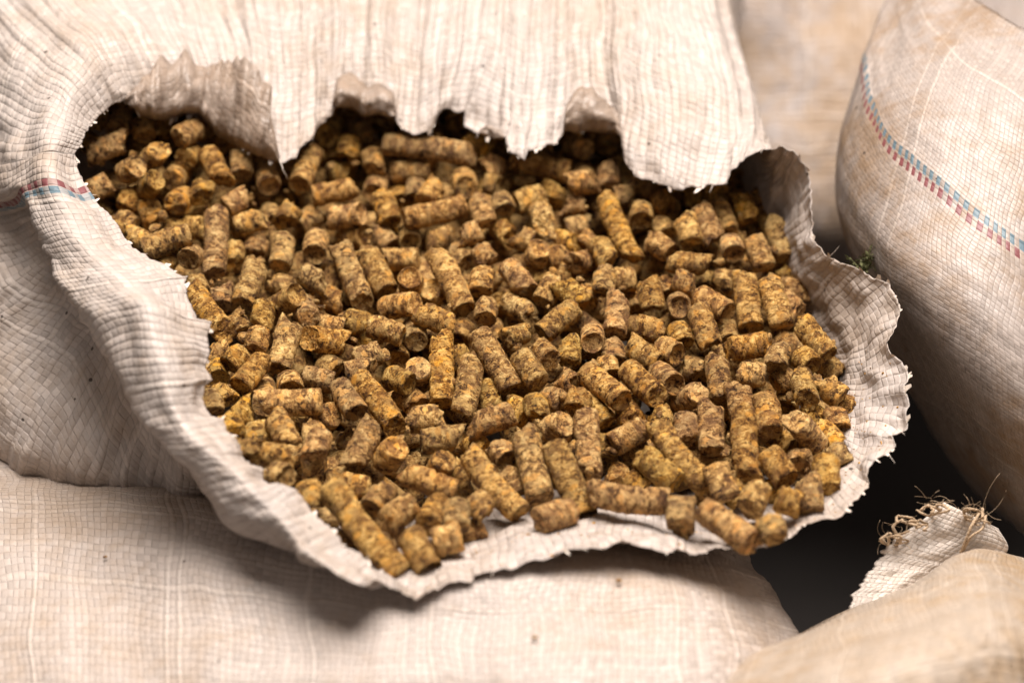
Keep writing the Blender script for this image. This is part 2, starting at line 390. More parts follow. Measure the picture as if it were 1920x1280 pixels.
# stations: torn-edge pixel, its depth, then five points along the cloth away from the edge
ST = [
 ((140,290), 15, (100,285,6),(45,300,14),(0,308,26),(-140,360,90),(200,650,140)),
 ((228,190), 45, (185,120,42),(105,30,60),(-20,-120,110),(-60,-100,220),(300,500,200)),
 ((370,216), 66, (350,110,70),(300,0,90),(250,-150,150),(250,-100,260),(500,450,210)),
 ((527,307), 54, (530,150,70),(520,0,88),(500,-180,150),(500,-120,270),(650,430,220)),
 ((665,209), 76, (670,120,79),(670,0,94),(670,-190,150),(680,-130,270),(780,420,220)),
 ((785,252), 67, (790,130,77),(800,0,94),(810,-190,150),(820,-130,270),(850,420,220)),
 ((877,205), 77, (890,110,82),(900,0,95),(910,-190,150),(910,-130,270),(900,420,220)),
 ((985,303), 56, (990,150,73),(1000,0,93),(1010,-190,150),(1010,-130,270),(950,420,220)),
 ((1120,248), 68, (1110,130,77),(1110,0,93),(1110,-180,150),(1120,-120,265),(1020,430,215)),
 ((1195,332), 51, (1210,180,64),(1200,0,93),(1190,-170,150),(1200,-100,260),(1080,440,210)),
 ((1299,350), 46, (1320,220,57),(1290,30,90),(1270,-150,145),(1290,-80,250),(1120,450,205)),
 ((1370,326), 42, (1388,240,56),(1355,60,94),(1320,-120,140),(1350,-40,240),(1160,470,200)),
 ((1433,279), 40, (1436,258,58),(1400,145,98),(1365,0,150),(1385,30,235),(1200,500,190)),
 ((1489,284), 36, (1455,345,56),(1400,420,75),(1350,480,95),(1300,540,110),(1200,620,100)),
 ((1521,342), 34, (1470,400,54),(1430,450,72),(1380,510,92),(1320,570,105),(1200,650,95)),
 ((1527,448), 26, (1485,490,46),(1450,530,65),(1400,570,85),(1330,620,95),(1200,690,85)),
 ((1591,495), 14, (1535,560,34),(1490,590,55),(1420,620,75),(1350,660,85),(1200,720,75)),
 ((1681,560), -2, (1585,640,18),(1530,650,42),(1450,670,60),(1350,700,72),(1200,740,65)),
 ((1690,680), -14, (1600,720,2),(1545,715,28),(1460,720,50),(1350,740,60),(1200,760,55)),
 ((1684,806), -28, (1595,800,-12),(1545,790,14),(1460,780,38),(1350,780,48),(1200,780,45)),
 ((1632,915), -42, (1578,880,-28),(1530,855,0),(1450,830,25),(1350,820,38),(1200,800,38)),
 ((1540,970), -54, (1505,942,-40),(1470,910,-12),(1400,870,15),(1300,845,30),(1150,820,32)),
 ((1400,1030), -66, (1380,992,-46),(1350,940,-20),(1300,890,5),(1220,860,22),(1100,830,40)),
 ((1215,1028), -70, (1205,988,-50),(1190,940,-24),(1160,890,0),(1110,860,18),(1030,830,40)),
 ((1090,1030), -72, (1085,978,-51),(1075,930,-24),(1050,885,-2),(1010,860,16),(960,830,42)),
 ((960,1065), -76, (950,1008,-55),(940,950,-28),(930,900,-5),(920,865,15),(910,830,42)),
 ((845,1090), -80, (840,1052,-60),(840,980,-34),(850,915,-10),(860,870,14),(880,830,42)),
 ((765,1112), -84, (768,1082,-64),(775,1010,-40),(790,930,-12),(820,875,14),(850,830,42)),
 ((721,1090), -84, (703,1098,-90),(720,1060,-58),(760,950,-10),(800,880,18),(840,830,26)),
 ((642,1029), -77, (590,1042,-88),(592,1046,-62),(680,950,-2),(750,880,24),(820,830,30)),
 ((565,933), -68, (505,950,-82),(448,975,-74),(470,972,-42),(560,940,-10),(720,860,30)),
 ((490,881), -62, (430,878,-76),(366,888,-68),(396,890,-36),(388,930,-14),(620,860,34)),
 ((395,780), -54, (330,785,-68),(273,787,-60),(306,790,-24),(290,920,-7),(560,860,48)),
 ((385,690), -48, (300,680,-64),(223,697,-52),(256,702,-16),(180,897,-3),(500,840,62)),
 ((387,630), -44, (285,600,-58),(183,627,-44),(214,634,-8),(80,866,3),(450,830,78)),
 ((346,532), -30, (245,540,-44),(133,557,-32),(160,564,2),(-10,805,15),(400,800,96)),
 ((254,469), -12, (170,468,-27),(94,478,-18),(112,484,8),(-80,650,36),(330,760,116)),
 ((184,382), 3, (115,378,-8),(60,384,0),(62,390,16),(-110,450,58),(280,700,130)),
]
FOLDS = [((228,190),None),((288,226),(285,125)),((309,228),(305,110)),((340,221),(345,108)),((370,216),(385,128)),((403,252),(425,112)),((438,273),(455,112)),((484,290),(512,158)),((508,300),(506,215)),((527,307),None),
 ((621,202),None),((635,205),(632,152)),((650,206),(655,134)),((665,209),(672,150)),((683,221),(690,160)),((708,217),(712,156)),((725,220),(736,172)),((743,226),None),
 ((893,245),None),((910,252),(916,233)),((928,259),(936,240)),((949,259),None),
 ((1052,254),None),((1060,242),(1062,188)),((1074,245),(1078,170)),((1087,246),(1092,161)),((1120,248),(1124,182)),((1151,244),(1158,204)),((1168,275),None)]

def build_torn_sack():
    tp = np.array(TORN, float)
    nxt = np.roll(tp, -1, axis=0)
    seg = np.linalg.norm(nxt - tp, axis=1)
    tcum = np.concatenate([[0], np.cumsum(seg)]); tot = tcum[-1]
    tpar = tcum[:-1] / tot
    idx = {tuple(p): i for i, p in enumerate(TORN)}
    N = 1500
    tq = (np.arange(N) + 0.0) / N
    ex = np.interp(tq * tot, tcum, np.append(tp[:, 0], tp[0, 0])); ey = np.interp(tq * tot, tcum, np.append(tp[:, 1], tp[0, 1]))
    # frayed tear: fine teeth, stronger here and there
    teeth = 3.2 * n2(tq * 95, 0 * tq, 1.5) + 3.0 * n2(tq * 240, 0 * tq, 4.5) * (n2(tq * 30, 0 * tq, 9.5) + 0.6) + 2.6 * n2(tq * 620, 0 * tq, 14.5) * (n2(tq * 44, 0 * tq, 19.5) > -0.15)
    ang = np.arctan2(np.roll(ey, -4) - np.roll(ey, 4), np.roll(ex, -4) - np.roll(ex, 4))
    ex = ex - np.sin(ang) * teeth; ey = ey + np.cos(ang) * teeth
    sts = np.array([tpar[idx[s[0]]] for s in ST]); order = np.argsort(sts)
    sts = sts[order]; S = [ST[k] for k in order]
    def deep(p, a):
        return (p[0], p[1], p[2] + a)
    S = [(s[0], s[1], s[2], s[3], deep(s[4], 10) if s[0][1] > 850 and s[0][0] > 500 else s[4], deep(s[5], 24) if s[0][1] > 500 and s[0][0] > 500 else s[5], deep(s[6], 34) if s[0][1] > 460 else s[6]) for s in S]
    dT = hermite(sts, np.array([[s[1]] for s in S]), tq, True)[:, 0]
    dT += 1.5 * n2(tq * 60, 0 * tq, 2.2) + 2.2 * n2(tq * 25, 0 * tq, 12.2)
    ctr = [P(ex, ey, dT)]
    for j in range(5):
        q = hermite(sts, np.array([s[2 + j] for s in S], float), tq, True)
        ctr.append(P(q[:, 0], q[:, 1], q[:, 2]))
    ctr.append(np.repeat(P(*POLE)[None, :], N, 0))
    C = np.stack(ctr, 1)          # N, 7, 3
    nseg = [34, 24, 14, 26, 10, 5]
    rows = []
    for i in range(N):
        pts = C[i]
        ch = np.linalg.norm(np.diff(pts, axis=0), axis=1); ch = np.maximum(ch, 4.0)
        ts = np.concatenate([[0], np.cumsum(ch)])
        q = np.concatenate([np.linspace(ts[k], ts[k + 1], nseg[k], endpoint=False) for k in range(6)] + [[ts[-1]]])
        rows.append(hermite(ts, pts, q))
    G = np.array(rows)            # N, M, 3
    M = G.shape[1]
    v = np.concatenate([np.zeros((N, 1)), np.cumsum(np.linalg.norm(np.diff(G, axis=1), axis=2), axis=1)], 1)
    v0 = v[:, nseg[0]:nseg[0] + 1]; vm = 40.0 + v - v0
    ring = C[:, 1] * 0.6 + C[:, 2] * 0.4
    ulen = np.concatenate([[0], np.cumsum(np.linalg.norm(np.diff(ring, axis=0), axis=1))])
    u = np.repeat(ulen[:, None], M, 1)
    # wrinkles
    nrm = grid_normals(G)
    tx, ty, _ = to_px(C[:, 0])
    top = np.clip((380 - ty) / 100, 0, 1) * np.clip((tx - 150) / 80, 0, 1) * np.clip((1480 - tx) / 60, 0, 1)
    left = np.clip((480 - tx) / 80, 0, 1) * (1 - top)
    lip = 1 - np.clip(top + left, 0, 1)
    f = np.exp(-v / 26.0)
    k = np.clip(v / 3.0, 0, 1)
    w = top[:, None] * (2.0 * n2(u / 8.0, vm / 110.0, 3.3) + 1.4 * n2(u / 3.6, vm / 90.0, 6.1) + 0.7 * n2(u / 1.7, vm / 50.0, 16.1) + 2.2 * n2(u / 22.0, vm / 60.0, 8.1))
    w = w + left[:, None] * (1.2 * n2(u / 24.0, v / 9.0, 3.9) + 0.9 * n2(u / 12.0, v / 14.0, 2.7) + 1.5 * n2(u / 40.0, v / 26.0, 5.2))
    bodym = np.clip((v - v[:, nseg[0] + nseg[1]:nseg[0] + nseg[1] + 1]) / 8.0, 0, 1)
    w = w + left[:, None] * bodym * (1.7 * n2(u / 7.0, vm / 70.0, 33.0) + 1.6 * (0.4 - np.abs(n2(u / 17.0, vm / 50.0, 35.0))) + 0.8 * n2(u / 3.5, vm / 30.0, 37.0))
    w = w + lip[:, None] * (1.7 * n2(u / 9.0, v / 9.0, 4.4) + 1.3 * n2(u / 7.0, v / 40.0, 1.4) * f)
    w = w + f * (1 - 0.55 * left[:, None]) * (1.0 * n2(u / 7.0, v / 14.0, 7.7) + 1.6 * n2(u / 15.0, v / 12.0, 17.7) + 0.45 * n2(u / 2.6, v / 5.0, 9.9))
    w = w * np.clip((v[:, -1:] - v) / 40.0, 0, 1) * (0.35 + 0.65 * k)
    G = G + nrm * w[..., None]
    # turned-back flaps along the upper edge (same sheet, inside showing)
    fp = sorted((tpar[idx[a]], a, b) for a, b in FOLDS)
    ft = np.array([x[0] for x in fp])
    fx = np.array([(x[2] or x[1])[0] - x[1][0] for x in fp], float); fy = np.array([(x[2] or x[1])[1] - x[1][1] for x in fp], float)
    ox = np.interp(tq, ft, fx, 0, 0); oy = np.interp(tq, ft, fy, 0, 0)
    for a, b in zip(fp[:-1], fp[1:]):      # gaps between folds stay unfolded
        if a[2] is None and b[2] is None:
            s_ = (tq > a[0]) & (tq < b[0]); ox[s_] = 0; oy[s_] = 0
    ol = np.hypot(ox, oy)
    has = ol > 3.0
    jag = 1 + 0.16 * n2(tq * 240, 0 * tq, 21.0) + 0.1 * n2(tq * 90, 0 * tq, 22.0)
    FN = 9
    verts = G.reshape(-1, 3); uvs = np.stack([u, vm], -1).reshape(-1, 2)
    base = len(verts)
    fr = np.linspace(0, 1, FN)
    ff = []
    fverts = np.zeros((N, FN, 3))
    bx, by, bd = to_px(G.reshape(-1, 3)); bx = bx.reshape(N, M); by = by.reshape(N, M); bd = bd.reshape(N, M)
    for kk, a in enumerate(fr):
        px = ex + ox * a * jag; py = ey + oy * a * jag
        # depth of the cloth under the flap
        jj = np.argmin(np.abs(by[:, :60] - py[:, None]), axis=1)
        under = bd[np.arange(N), jj]
        lift = 1.0 + 6.0 * np.sin(math.pi * min(1, a * 0.8 + 0.12)) * np.clip(ol / 50, 0.2, 1) + 2.4 * n2(tq * 130, 0 * tq + a * 3, 31.0) + 1.6 * n2(tq * 300, 0 * tq + a * 5, 33.0)
        dd = np.minimum(under, dT + 2) - lift if kk else dT - 0.0
        fverts[:, kk] = P(px, py, dd)
    fverts[:, 0] = G[:, 0]
    fv_idx = base + np.arange(N * FN).reshape(N, FN)
    faces = [tuple(f_) for f_ in grid_faces(N, M, True)[:, ::-1]]
    nmain = len(faces)
    for i in range(N):
        j = (i + 1) % N
        if has[i] and has[j]:
            for kk in range(FN - 1):
                a0 = i * M if kk == 0 else fv_idx[i, kk]; b0 = j * M if kk == 0 else fv_idx[j, kk]
                faces.append((a0, b0, fv_idx[j, kk + 1], fv_idx[i, kk + 1]))
    verts = np.concatenate([verts, fverts.reshape(-1, 3)])
    uvs = np.concatenate([uvs, np.stack([np.repeat(ulen[:, None], FN, 1), vm[:, :1] - fr[None, :] * ol[:, None] / PXMM], -1).reshape(-1, 2)])
    used = np.zeros(len(verts), bool)
    fa = np.array(faces); used[fa.ravel()] = True
    remap = np.cumsum(used) - 1
    fa = remap[fa]; verts = verts[used]; uvs = uvs[used]
    su = float(np.interp(tpar[idx[(172,357)]], tq, ulen))
    return verts, fa, uvs, su, C, G, tq, ulen, nmain

sv, sf, suv, stripe_u, SC, SG, STQ, SU, NMAIN = build_torn_sack()
torn_mat = woven("woven_sack_cloth", 2.7, 2.3, stain=(0.40, 0.28, 0.18), stain_amt=0.45, stripe=(stripe_u, 3.3, 1, 0.45), speck=0.22, ridge=0.93, seed=1.0, crumple=0.35, translucent=0.16, warp=0.42, bump=0.75)
sack_org = P(850, 800, 40)
inner_mat = woven("woven_sack_cloth_inside", 2.7, 2.3, base=(0.47, 0.37, 0.30), stain=(0.36, 0.23, 0.13), stain_amt=0.4, ridge=0.93, bump=0.7, seed=1.5, crumple=0.5, translucent=0.35, gapamt=0.1, rough=0.32)
torn_me = mesh_from("torn_sack", sv, sf, [torn_mat, inner_mat], suv, origin=sack_org)
torn_me.polygons.foreach_set("material_index", (np.arange(len(sf)) >= NMAIN).astype(np.int32))
torn_sack = obj("torn_sack", torn_me, origin=sack_org,
    label="torn open white woven sack spilling brown pellets, ragged hole across the middle", category="sack")
so = torn_sack.modifiers.new("cloth_thickness", 'SOLIDIFY'); so.thickness = 0.00018; so.offset = 0.0

# frayed tape ends along the tear
def fringe():
    r = random.Random(5)
    V = []; F = []
    N = len(STQ)
    for _ in range(150):
        i = r.randrange(N)
        p = SG[i, 0]; q = SG[i, 2]
        out = p - q; out = out / (np.linalg.norm(out) + 1e-6)
        side = SG[(i + 3) % N, 0] - SG[i - 3, 0]; side = side / (np.linalg.norm(side) + 1e-6)
        wd = r.choice([0.10, 0.35, 0.6, 0.9, 1.2]); L = r.uniform(0.6, 1.5) + (r.uniform(0, 3.0) if wd < 0.2 else 0.5 * wd) + (r.uniform(0.5, 2.2) if r.random() < 0.12 else 0)
        bend = np.array([r.uniform(-1, 1) for _ in range(3)])
        dr = out + side * r.uniform(-0.8, 0.8)
        b = len(V)
        for k in range(5):
            t = k / 4
            c = p - out * 0.4 + dr * L * t + bend * L * 0.35 * t * t
            ww = wd * (1 - 0.6 * t)
            V.append(c - side * ww); V.append(c + side * ww)
        for k in range(4):
            F.append((b + 2 * k, b + 2 * k + 1, b + 2 * k + 3, b + 2 * k + 2))
    return np.array(V), F
fringe_m = plain("frayed_tape", (0.70, 0.60, 0.51), 0.5, 0.15, 300.0)
fvv, fff = fringe()
obj("frayed_edge", mesh_from("frayed_edge", fvv, fff, fringe_m), torn_sack, kind="stuff", label="fine frayed tape ends along the tear")

# ------------------------------------------------------------------ the other sacks
def grid_sack(name, rows, mat, label, ns=170, seed=0.0, dent=2.0, fine=0.5, back=None, flip=False, ustretch=1.0):
    A = np.array(rows, float)                     # r, c, 3
    R, Cn = A.shape[:2]
    W = P(A[..., 0], A[..., 1], A[..., 2])
    cr = np.concatenate([[0], np.cumsum(np.mean(np.linalg.norm(np.diff(W, axis=0), axis=2), axis=1))])
    cc = np.concatenate([[0], np.cumsum(np.mean(np.linalg.norm(np.diff(W, axis=1), axis=2), axis=0))])
    qr = np.linspace(0, cr[-1], ns); qc = np.linspace(0, cc[-1], ns)
    T = np.stack([hermite(cc, W[i], qc) for i in range(R)], 0)
    G = np.stack([hermite(cr, T[:, j], qr) for j in range(ns)], 1)
    uu, vv = np.meshgrid(qr, qc, indexing='ij')
    nrm = grid_normals(G)
    w = dent * n2(uu / 38, vv / 38, seed + 0.3) + fine * n2(uu / 9, vv / 9, seed + 1.3) + fine * 0.8 * n2(uu / 5, vv / 45, seed + 2.3) + fine * 0.5 * n2(uu / 45, vv / 5, seed + 3.3)
    G = G + nrm * w[..., None]
    V = G.reshape(-1, 3); F = grid_faces(ns, ns)
    uvs = np.stack([uu, vv], -1).reshape(-1, 2)
    # close the sack behind
    bc = P(*back)
    ring = list(range(0, ns)) + [i * ns + ns - 1 for i in range(1, ns)] + [(ns - 1) * ns + j for j in range(ns - 2, -1, -1)] + [i * ns for i in range(ns - 2, 0, -1)]
    b0 = len(V); nr = len(ring)
    V2 = [V]; U2 = [uvs]
    for t in (0.35, 0.75):
        bul = V[ring] * (1 - t) + bc * t + VIEW * 60 * math.sin(math.pi * t) * 0.6
        V2.append(bul); U2.append(uvs[ring] + t * 60)
    V2.append(bc[None]); U2.append(np.array([[0.0, 0.0]]))
    faces = F.tolist()
    for k in range(nr):
        k2 = (k + 1) % nr
        faces.append((ring[k2], ring[k], b0 + k, b0 + k2))
        faces.append((b0 + k2, b0 + k, b0 + nr + k, b0 + nr + k2))
        faces.append((b0 + nr + k2, b0 + nr + k, b0 + 2 * nr))
    V = np.concatenate(V2); uvs = np.concatenate(U2)
    org = V.mean(0)
    o = obj(name, mesh_from(name, V, [tuple(x) for x in faces], mat, uvs, origin=org), origin=org, label=label, category="sack")
    return o, G

right_rows = [
 [(1800,-140,150),(1750,-120,112),(1800,-30,78),(1880,30,52),(1990,90,36),(2150,200,35)],
 [(1745,-40,138),(1678,0,88),(1715,110,50),(1800,190,22),(1920,270,8),(2100,400,10)],
 [(1690,70,132),(1620,118,72),(1652,248,34),(1760,350,6),(1880,442,-5),(2080,600,0)],
 [(1660,300,140),(1570,325,72),(1615,440,30),(1730,530,-3),(1860,620,-15),(2080,780,-10)],
 [(1700,520,140),(1607,525,78),(1665,610,40),(1760,700,8),(1870,780,-8),(2080,920,-5)],
 [(1780,740,150),(1692,718,86),(1745,790,56),(1820,860,30),(1910,930,14),(2080,1040,10)],
 [(1860,860,170),(1792,872,112),(1838,918,86),(1896,972,66),(1960,1030,54),(2100,1120,45)],
 [(1900,900,220),(1860,930,165),(1900,970,140),(1950,1010,125),(2000,1050,115),(2120,1130,105)]]
for _r in right_rows:            # the sack goes on and rounds off outside the picture
    (_x0, _y0, _d0), (_x1, _y1, _d1) = _r[-2], _r[-1]
    _r += [(_x1 + (_x1 - _x0) * 0.9, _y1 + (_y1 - _y0) * 0.9, _d1 + 40), (_x1 + (_x1 - _x0) * 1.3, _y1 + (_y1 - _y0) * 1.2, _d1 + 150)]
_A = np.array(right_rows, float); _W = P(_A[..., 0], _A[..., 1], _A[..., 2])
_cr = np.concatenate([[0], np.cumsum(np.mean(np.linalg.norm(np.diff(_W, axis=0), axis=2), axis=1))])
right_mat = woven("woven_sack_cloth_striped", 1.7, 1.65, base=(0.40, 0.335, 0.295), stain=(0.28, 0.17, 0.085), stain_amt=0.75, stripe=(float(_cr[2]), 3.1, 1, 0.0), speck=0.05, ridge=0.94, bump=0.4, seed=2.0, crumple=0.12, translucent=0.06, rough=0.40)
grid_sack("striped_sack", right_rows, right_mat, "full bulging sack at right with red and blue dashed stripe", seed=11, dent=2.4, fine=0.4, back=(2000,450,300))

low_rows = [
 [(-300,700,150),(100,720,140),(450,740,145),(800,800,135),(1100,860,110),(1250,900,80),(1330,940,60),(1300,980,120)],
 [(-300,850,32),(100,850,26),(450,880,40),(800,930,48),(1100,975,20),(1280,1005,-8),(1385,1035,-8),(1350,1060,70)],
 [(-300,980,-5),(100,980,-15),(450,1010,-50),(800,1075,-72),(1100,1065,-66),(1310,1080,-58),(1440,1112,-34),(1390,1130,50)],
 [(-300,1120,-35),(100,1120,-45),(450,1140,-70),(800,1160,-84),(1100,1160,-82),(1330,1165,-72),(1482,1190,-48),(1420,1210,40)],
 [(-300,1290,-60),(100,1300,-75),(450,1310,-90),(800,1320,-100),(1100,1320,-104),(1340,1310,-92),(1496,1310,-62),(1430,1320,30)],
 [(-300,1500,-70),(100,1520,-85),(450,1530,-98),(800,1540,-106),(1100,1540,-108),(1330,1530,-95),(1470,1510,-62),(1420,1500,20)],
 [(-300,1680,0),(100,1700,-10),(450,1710,-20),(800,1720,-25),(1100,1720,-25),(1330,1700,-20),(1440,1680,0),(1400,1660,60)]]
low_mat = woven("woven_sack_cloth_under", 2.2, 2.1, base=(0.50, 0.425, 0.375), stain=(0.36, 0.245, 0.15), stain_amt=0.5, speck=0.03, ridge=0.88, bump=0.9, seed=3.0, crumple=0.15, translucent=0.06)
_s, LOWG = grid_sack("supporting_sack", low_rows, low_mat, "pale full sack lying underneath the torn open sack", seed=21, dent=2.4, fine=0.4, back=(500,1500,180))

br_rows = [
 [(1480,1330,80),(1600,1230,60),(1720,1150,40),(1830,1090,30),(1930,1090,40),(2060,1150,60)],
 [(1425,1222,-35),(1562,1152,-45),(1700,1098,-48),(1800,1045,-44),(1905,1048,-28),(2060,1110,0)],
 [(1375,1255,-82),(1550,1200,-94),(1700,1155,-96),(1820,1115,-88),(1920,1115,-72),(2080,1170,-40)],
 [(1350,1350,-104),(1540,1300,-128),(1700,1255,-133),(1830,1225,-124),(1940,1215,-108),(2100,1260,-70)],
 [(1350,1480,-104),(1540,1440,-132),(1700,1410,-140),(1840,1390,-130),(1960,1380,-112),(2120,1420,-75)],
 [(1380,1650,-30),(1540,1640,-50),(1700,1620,-55),(1840,1600,-50),(1960,1590,-40),(2120,1600,-10)]]
for _r in br_rows:
    _x, _y, _d = _r[0]
    _r.insert(0, (_x + 30, _y + 45, _d + 70))
br_mat = woven("woven_sack_cloth_tan", 2.1, 2.0, base=(0.47, 0.38, 0.30), stain=(0.37, 0.24, 0.125), stain_amt=0.8, ridge=0.92, bump=0.8, seed=4.0, crumple=0.15, translucent=0.06)
corner_sack, _g = grid_sack("stitched_sack", br_rows, br_mat, "tan stained sack in lower right corner with sewn hem and twine loops", seed=31, dent=1.6, fine=0.4, back=(1800,1500,120))

bg_rows = [
 [(900,-500,420),(1200,-520,400),(1500,-520,390),(1800,-500,400),(2200,-480,420)],
 [(900,-200,330),(1200,-220,290),(1500,-220,280),(1800,-200,300),(2200,-180,330)],
 [(900,150,300),(1200,130,262),(1500,130,250),(1800,150,270),(2200,170,300)],
 [(900,420,290),(1200,410,255),(1500,400,245),(1800,410,265),(2200,430,300)],
 [(900,600,320),(1200,600,300),(1500,590,290),(1800,600,300),(2200,620,330)],
 [(900,640,400),(1200,640,380),(1500,640,370),(1800,640,380),(2200,660,400)]]
bg_mat = woven("woven_sack_cloth_behind", 2.6, 2.4, base=(0.37, 0.31, 0.28), stain_amt=0.6, ridge=0.93, seed=5.0, translucent=0.06)
grid_sack("background_sack", bg_rows, bg_mat, "blurred pale sack in background between torn sack and striped sack", ns=110, seed=41, dent=5.0, fine=0.6, back=(1500,100,600))

# sewn hem of the lower right sack
def hem():
    Lp = np.array([(1585,1150,-34),(1612,1098,-28),(1640,1058,-24),(1672,1015,-20),(1722,980,-18),(1770,941,-18)], float)
    Rp = np.array([(1730,1140,-20),(1760,1110,-14),(1800,1080,-10),(1850,1060,-8),(1890,1030,-8),(1872,990,-10)], float)
    ts = np.linspace(0, 1, 6); nq = 90; mq = 36
    q = np.linspace(0, 1, nq)
    L = hermite(ts, Lp, q); R = hermite(ts, Rp, q)
    r = random.Random(3)
    jag = 9.0 * n2(q * 18, 0 * q, 2.0) + 7 * np.round(n2(q * 40, 0 * q, 5.0) * 2) / 2
    jag *= np.clip((0.72 - q) / 0.1, 0, 1)
    L[:, 0] += jag
    G = []
    for a in np.linspace(0, 1, mq):
        p = L * (1 - a) + R * a
        p[:, 2] += -4 * math.sin(a * math.pi) + 1.2 * n2(q * 6, 0 * q + a * 5, 3.0)
        G.append(P(p[:, 0], p[:, 1], p[:, 2]))
    G = np.array(G)
    uu, vv = np.meshgrid(np.linspace(0, 40, mq), np.linspace(0, 42, nq), indexing='ij')
    return G.reshape(-1, 3), grid_faces(mq, nq), np.stack([uu, vv], -1).reshape(-1, 2)
hv, hf, hu = hem()
hem_mat = woven("hem_cloth", 2.6, 1.7, base=(0.78, 0.69, 0.61), stain_amt=0.2, ridge=0.93, seed=6.0, crumple=0.1, translucent=0.1)
ho = obj("hem_flap", mesh_from("hem_flap", hv, hf, hem_mat, hu), corner_sack, label="white frayed hem standing up at the sack's end")
hs_ = ho.modifiers.new("cloth_thickness", 'SOLIDIFY'); hs_.thickness = 0.0008

def tube(points, radii, ns=8):
    pts = np.asarray(points, float); n = len(pts)
    tang = np.gradient(pts, axis=0); tang /= np.linalg.norm(tang, axis=1)[:, None] + 1e-9
    a = np.array([0.3, 0.2, 0.9]); V = []; F = []
    for i in range(n):
        x = np.cross(tang[i], a); x /= np.linalg.norm(x) + 1e-9; y = np.cross(tang[i], x)
        for k in range(ns):
            t = 2 * math.pi * k / ns
            V.append(pts[i] + radii[i] * (math.cos(t) * x + math.sin(t) * y))
    for i in range(n - 1):
        for k in range(ns):
            k2 = (k + 1) % ns
            F.append((i * ns + k, i * ns + k2, (i + 1) * ns + k2, (i + 1) * ns + k))
    F.append(tuple(range(ns))[::-1]); F.append(tuple(range((n - 1) * ns, n * ns)))
    return V, F

twine_m = plain("jute_twine", (0.50, 0.36, 0.23), 0.9, 0.35, 900.0)
def twine(ctrl, rad, name="stitching_twine"):
    """three loose strands twisted round a path"""
    c = np.array(ctrl, float); W = P(c[:, 0], c[:, 1], c[:, 2])
    ts = np.linspace(0, 1, len(c)); q = np.linspace(0, 1, 26 * (len(c) - 1))
    path = hermite(ts, W, q)
    path = path + 0.25 * np.stack([n2(q * 20, 0 * q, 50 + k) for k in range(3)], -1)
    V = []; F = []
    ln = np.linalg.norm(np.diff(W, axis=0), axis=1).sum()
    for s in range(5):
        ph = s * 2 * math.pi / 5 + q * ln * 1.5
        off = np.stack([np.cos(ph), 0.4 * np.cos(ph + 1), np.sin(ph)], -1) * rad * (0.55 + 0.25 * n2(q * 9, 0 * q, s + 3.0))[:, None]
        v, f = tube(path + off, np.full(len(q), rad * 0.5), 6)
        b = len(V); V += v; F += [tuple(b + x for x in ff) for ff in f]
    return obj(name, mesh_from(name, np.array(V), F, twine_m), corner_sack)
tw = random.Random(21)
def tangle(cx, cy, d, spread, count):
    for _ in range(count):
        x = cx + tw.uniform(-1, 1) * spread[0]; y = cy + tw.uniform(-1, 1) * spread[1]
        a0 = tw.uniform(0, 6.28); r0 = tw.uniform(9, 22); sq = tw.uniform(0.4, 0.9); pts = []
        for k in range(tw.choice([5, 6, 7])):
            a0 += tw.uniform(0.6, 1.25); rr = r0 * tw.uniform(0.6, 1.2)
            pts.append((x + math.cos(a0) * rr + k * tw.uniform(-3, 3), y + math.sin(a0) * rr * sq, d + tw.uniform(-4, 4)))
        twine(pts, tw.uniform(0.35, 0.6))
tangle(1748, 955, -22, (12, 10), 3)
tangle(1712, 982, -24, (20, 10), 5)
tangle(1678, 1008, -24, (10, 8), 3)
tangle(1832, 972, -22, (10, 10), 3)
twine([(1800,1040,-22),(1812,1010,-25),(1822,985,-26),(1836,962,-24)], 0.5)
twine([(1806,1032,-22),(1820,1006,-26),(1842,990,-25),(1848,966,-22)], 0.45)
def hairs():
    r = random.Random(11); V = []; F = []
    roots = [(1750,945,-20),(1700,985,-22),(1672,1005,-22),(1835,965,-20),(1810,960,-18)]
    for _ in range(80):
        x, y, d = r.choice(roots)
        x += r.uniform(-18, 18); y += r.uniform(-12, 12)
        a = r.uniform(0, 2 * math.pi); L = r.uniform(12, 42) * (2.2 if r.random() < 0.1 else 1); bend = r.uniform(-1.4, 1.4)
        pts = []
        for k in range(7):
            t = k / 6; aa = a + bend * t
            pts.append(P(x + math.cos(aa) * L * t, y + math.sin(aa) * L * t, d - 6 * t * r.uniform(0.6, 1)))
        v, f = tube(pts, [0.05] * 7, 3)
        b = len(V); V += v; F += [tuple(b + q for q in ff) for ff in f]
    return np.array(V), F
hv_, hf_ = hairs()
obj("loose_fibres", mesh_from("loose_fibres", hv_, hf_, twine_m), corner_sack, kind="stuff")

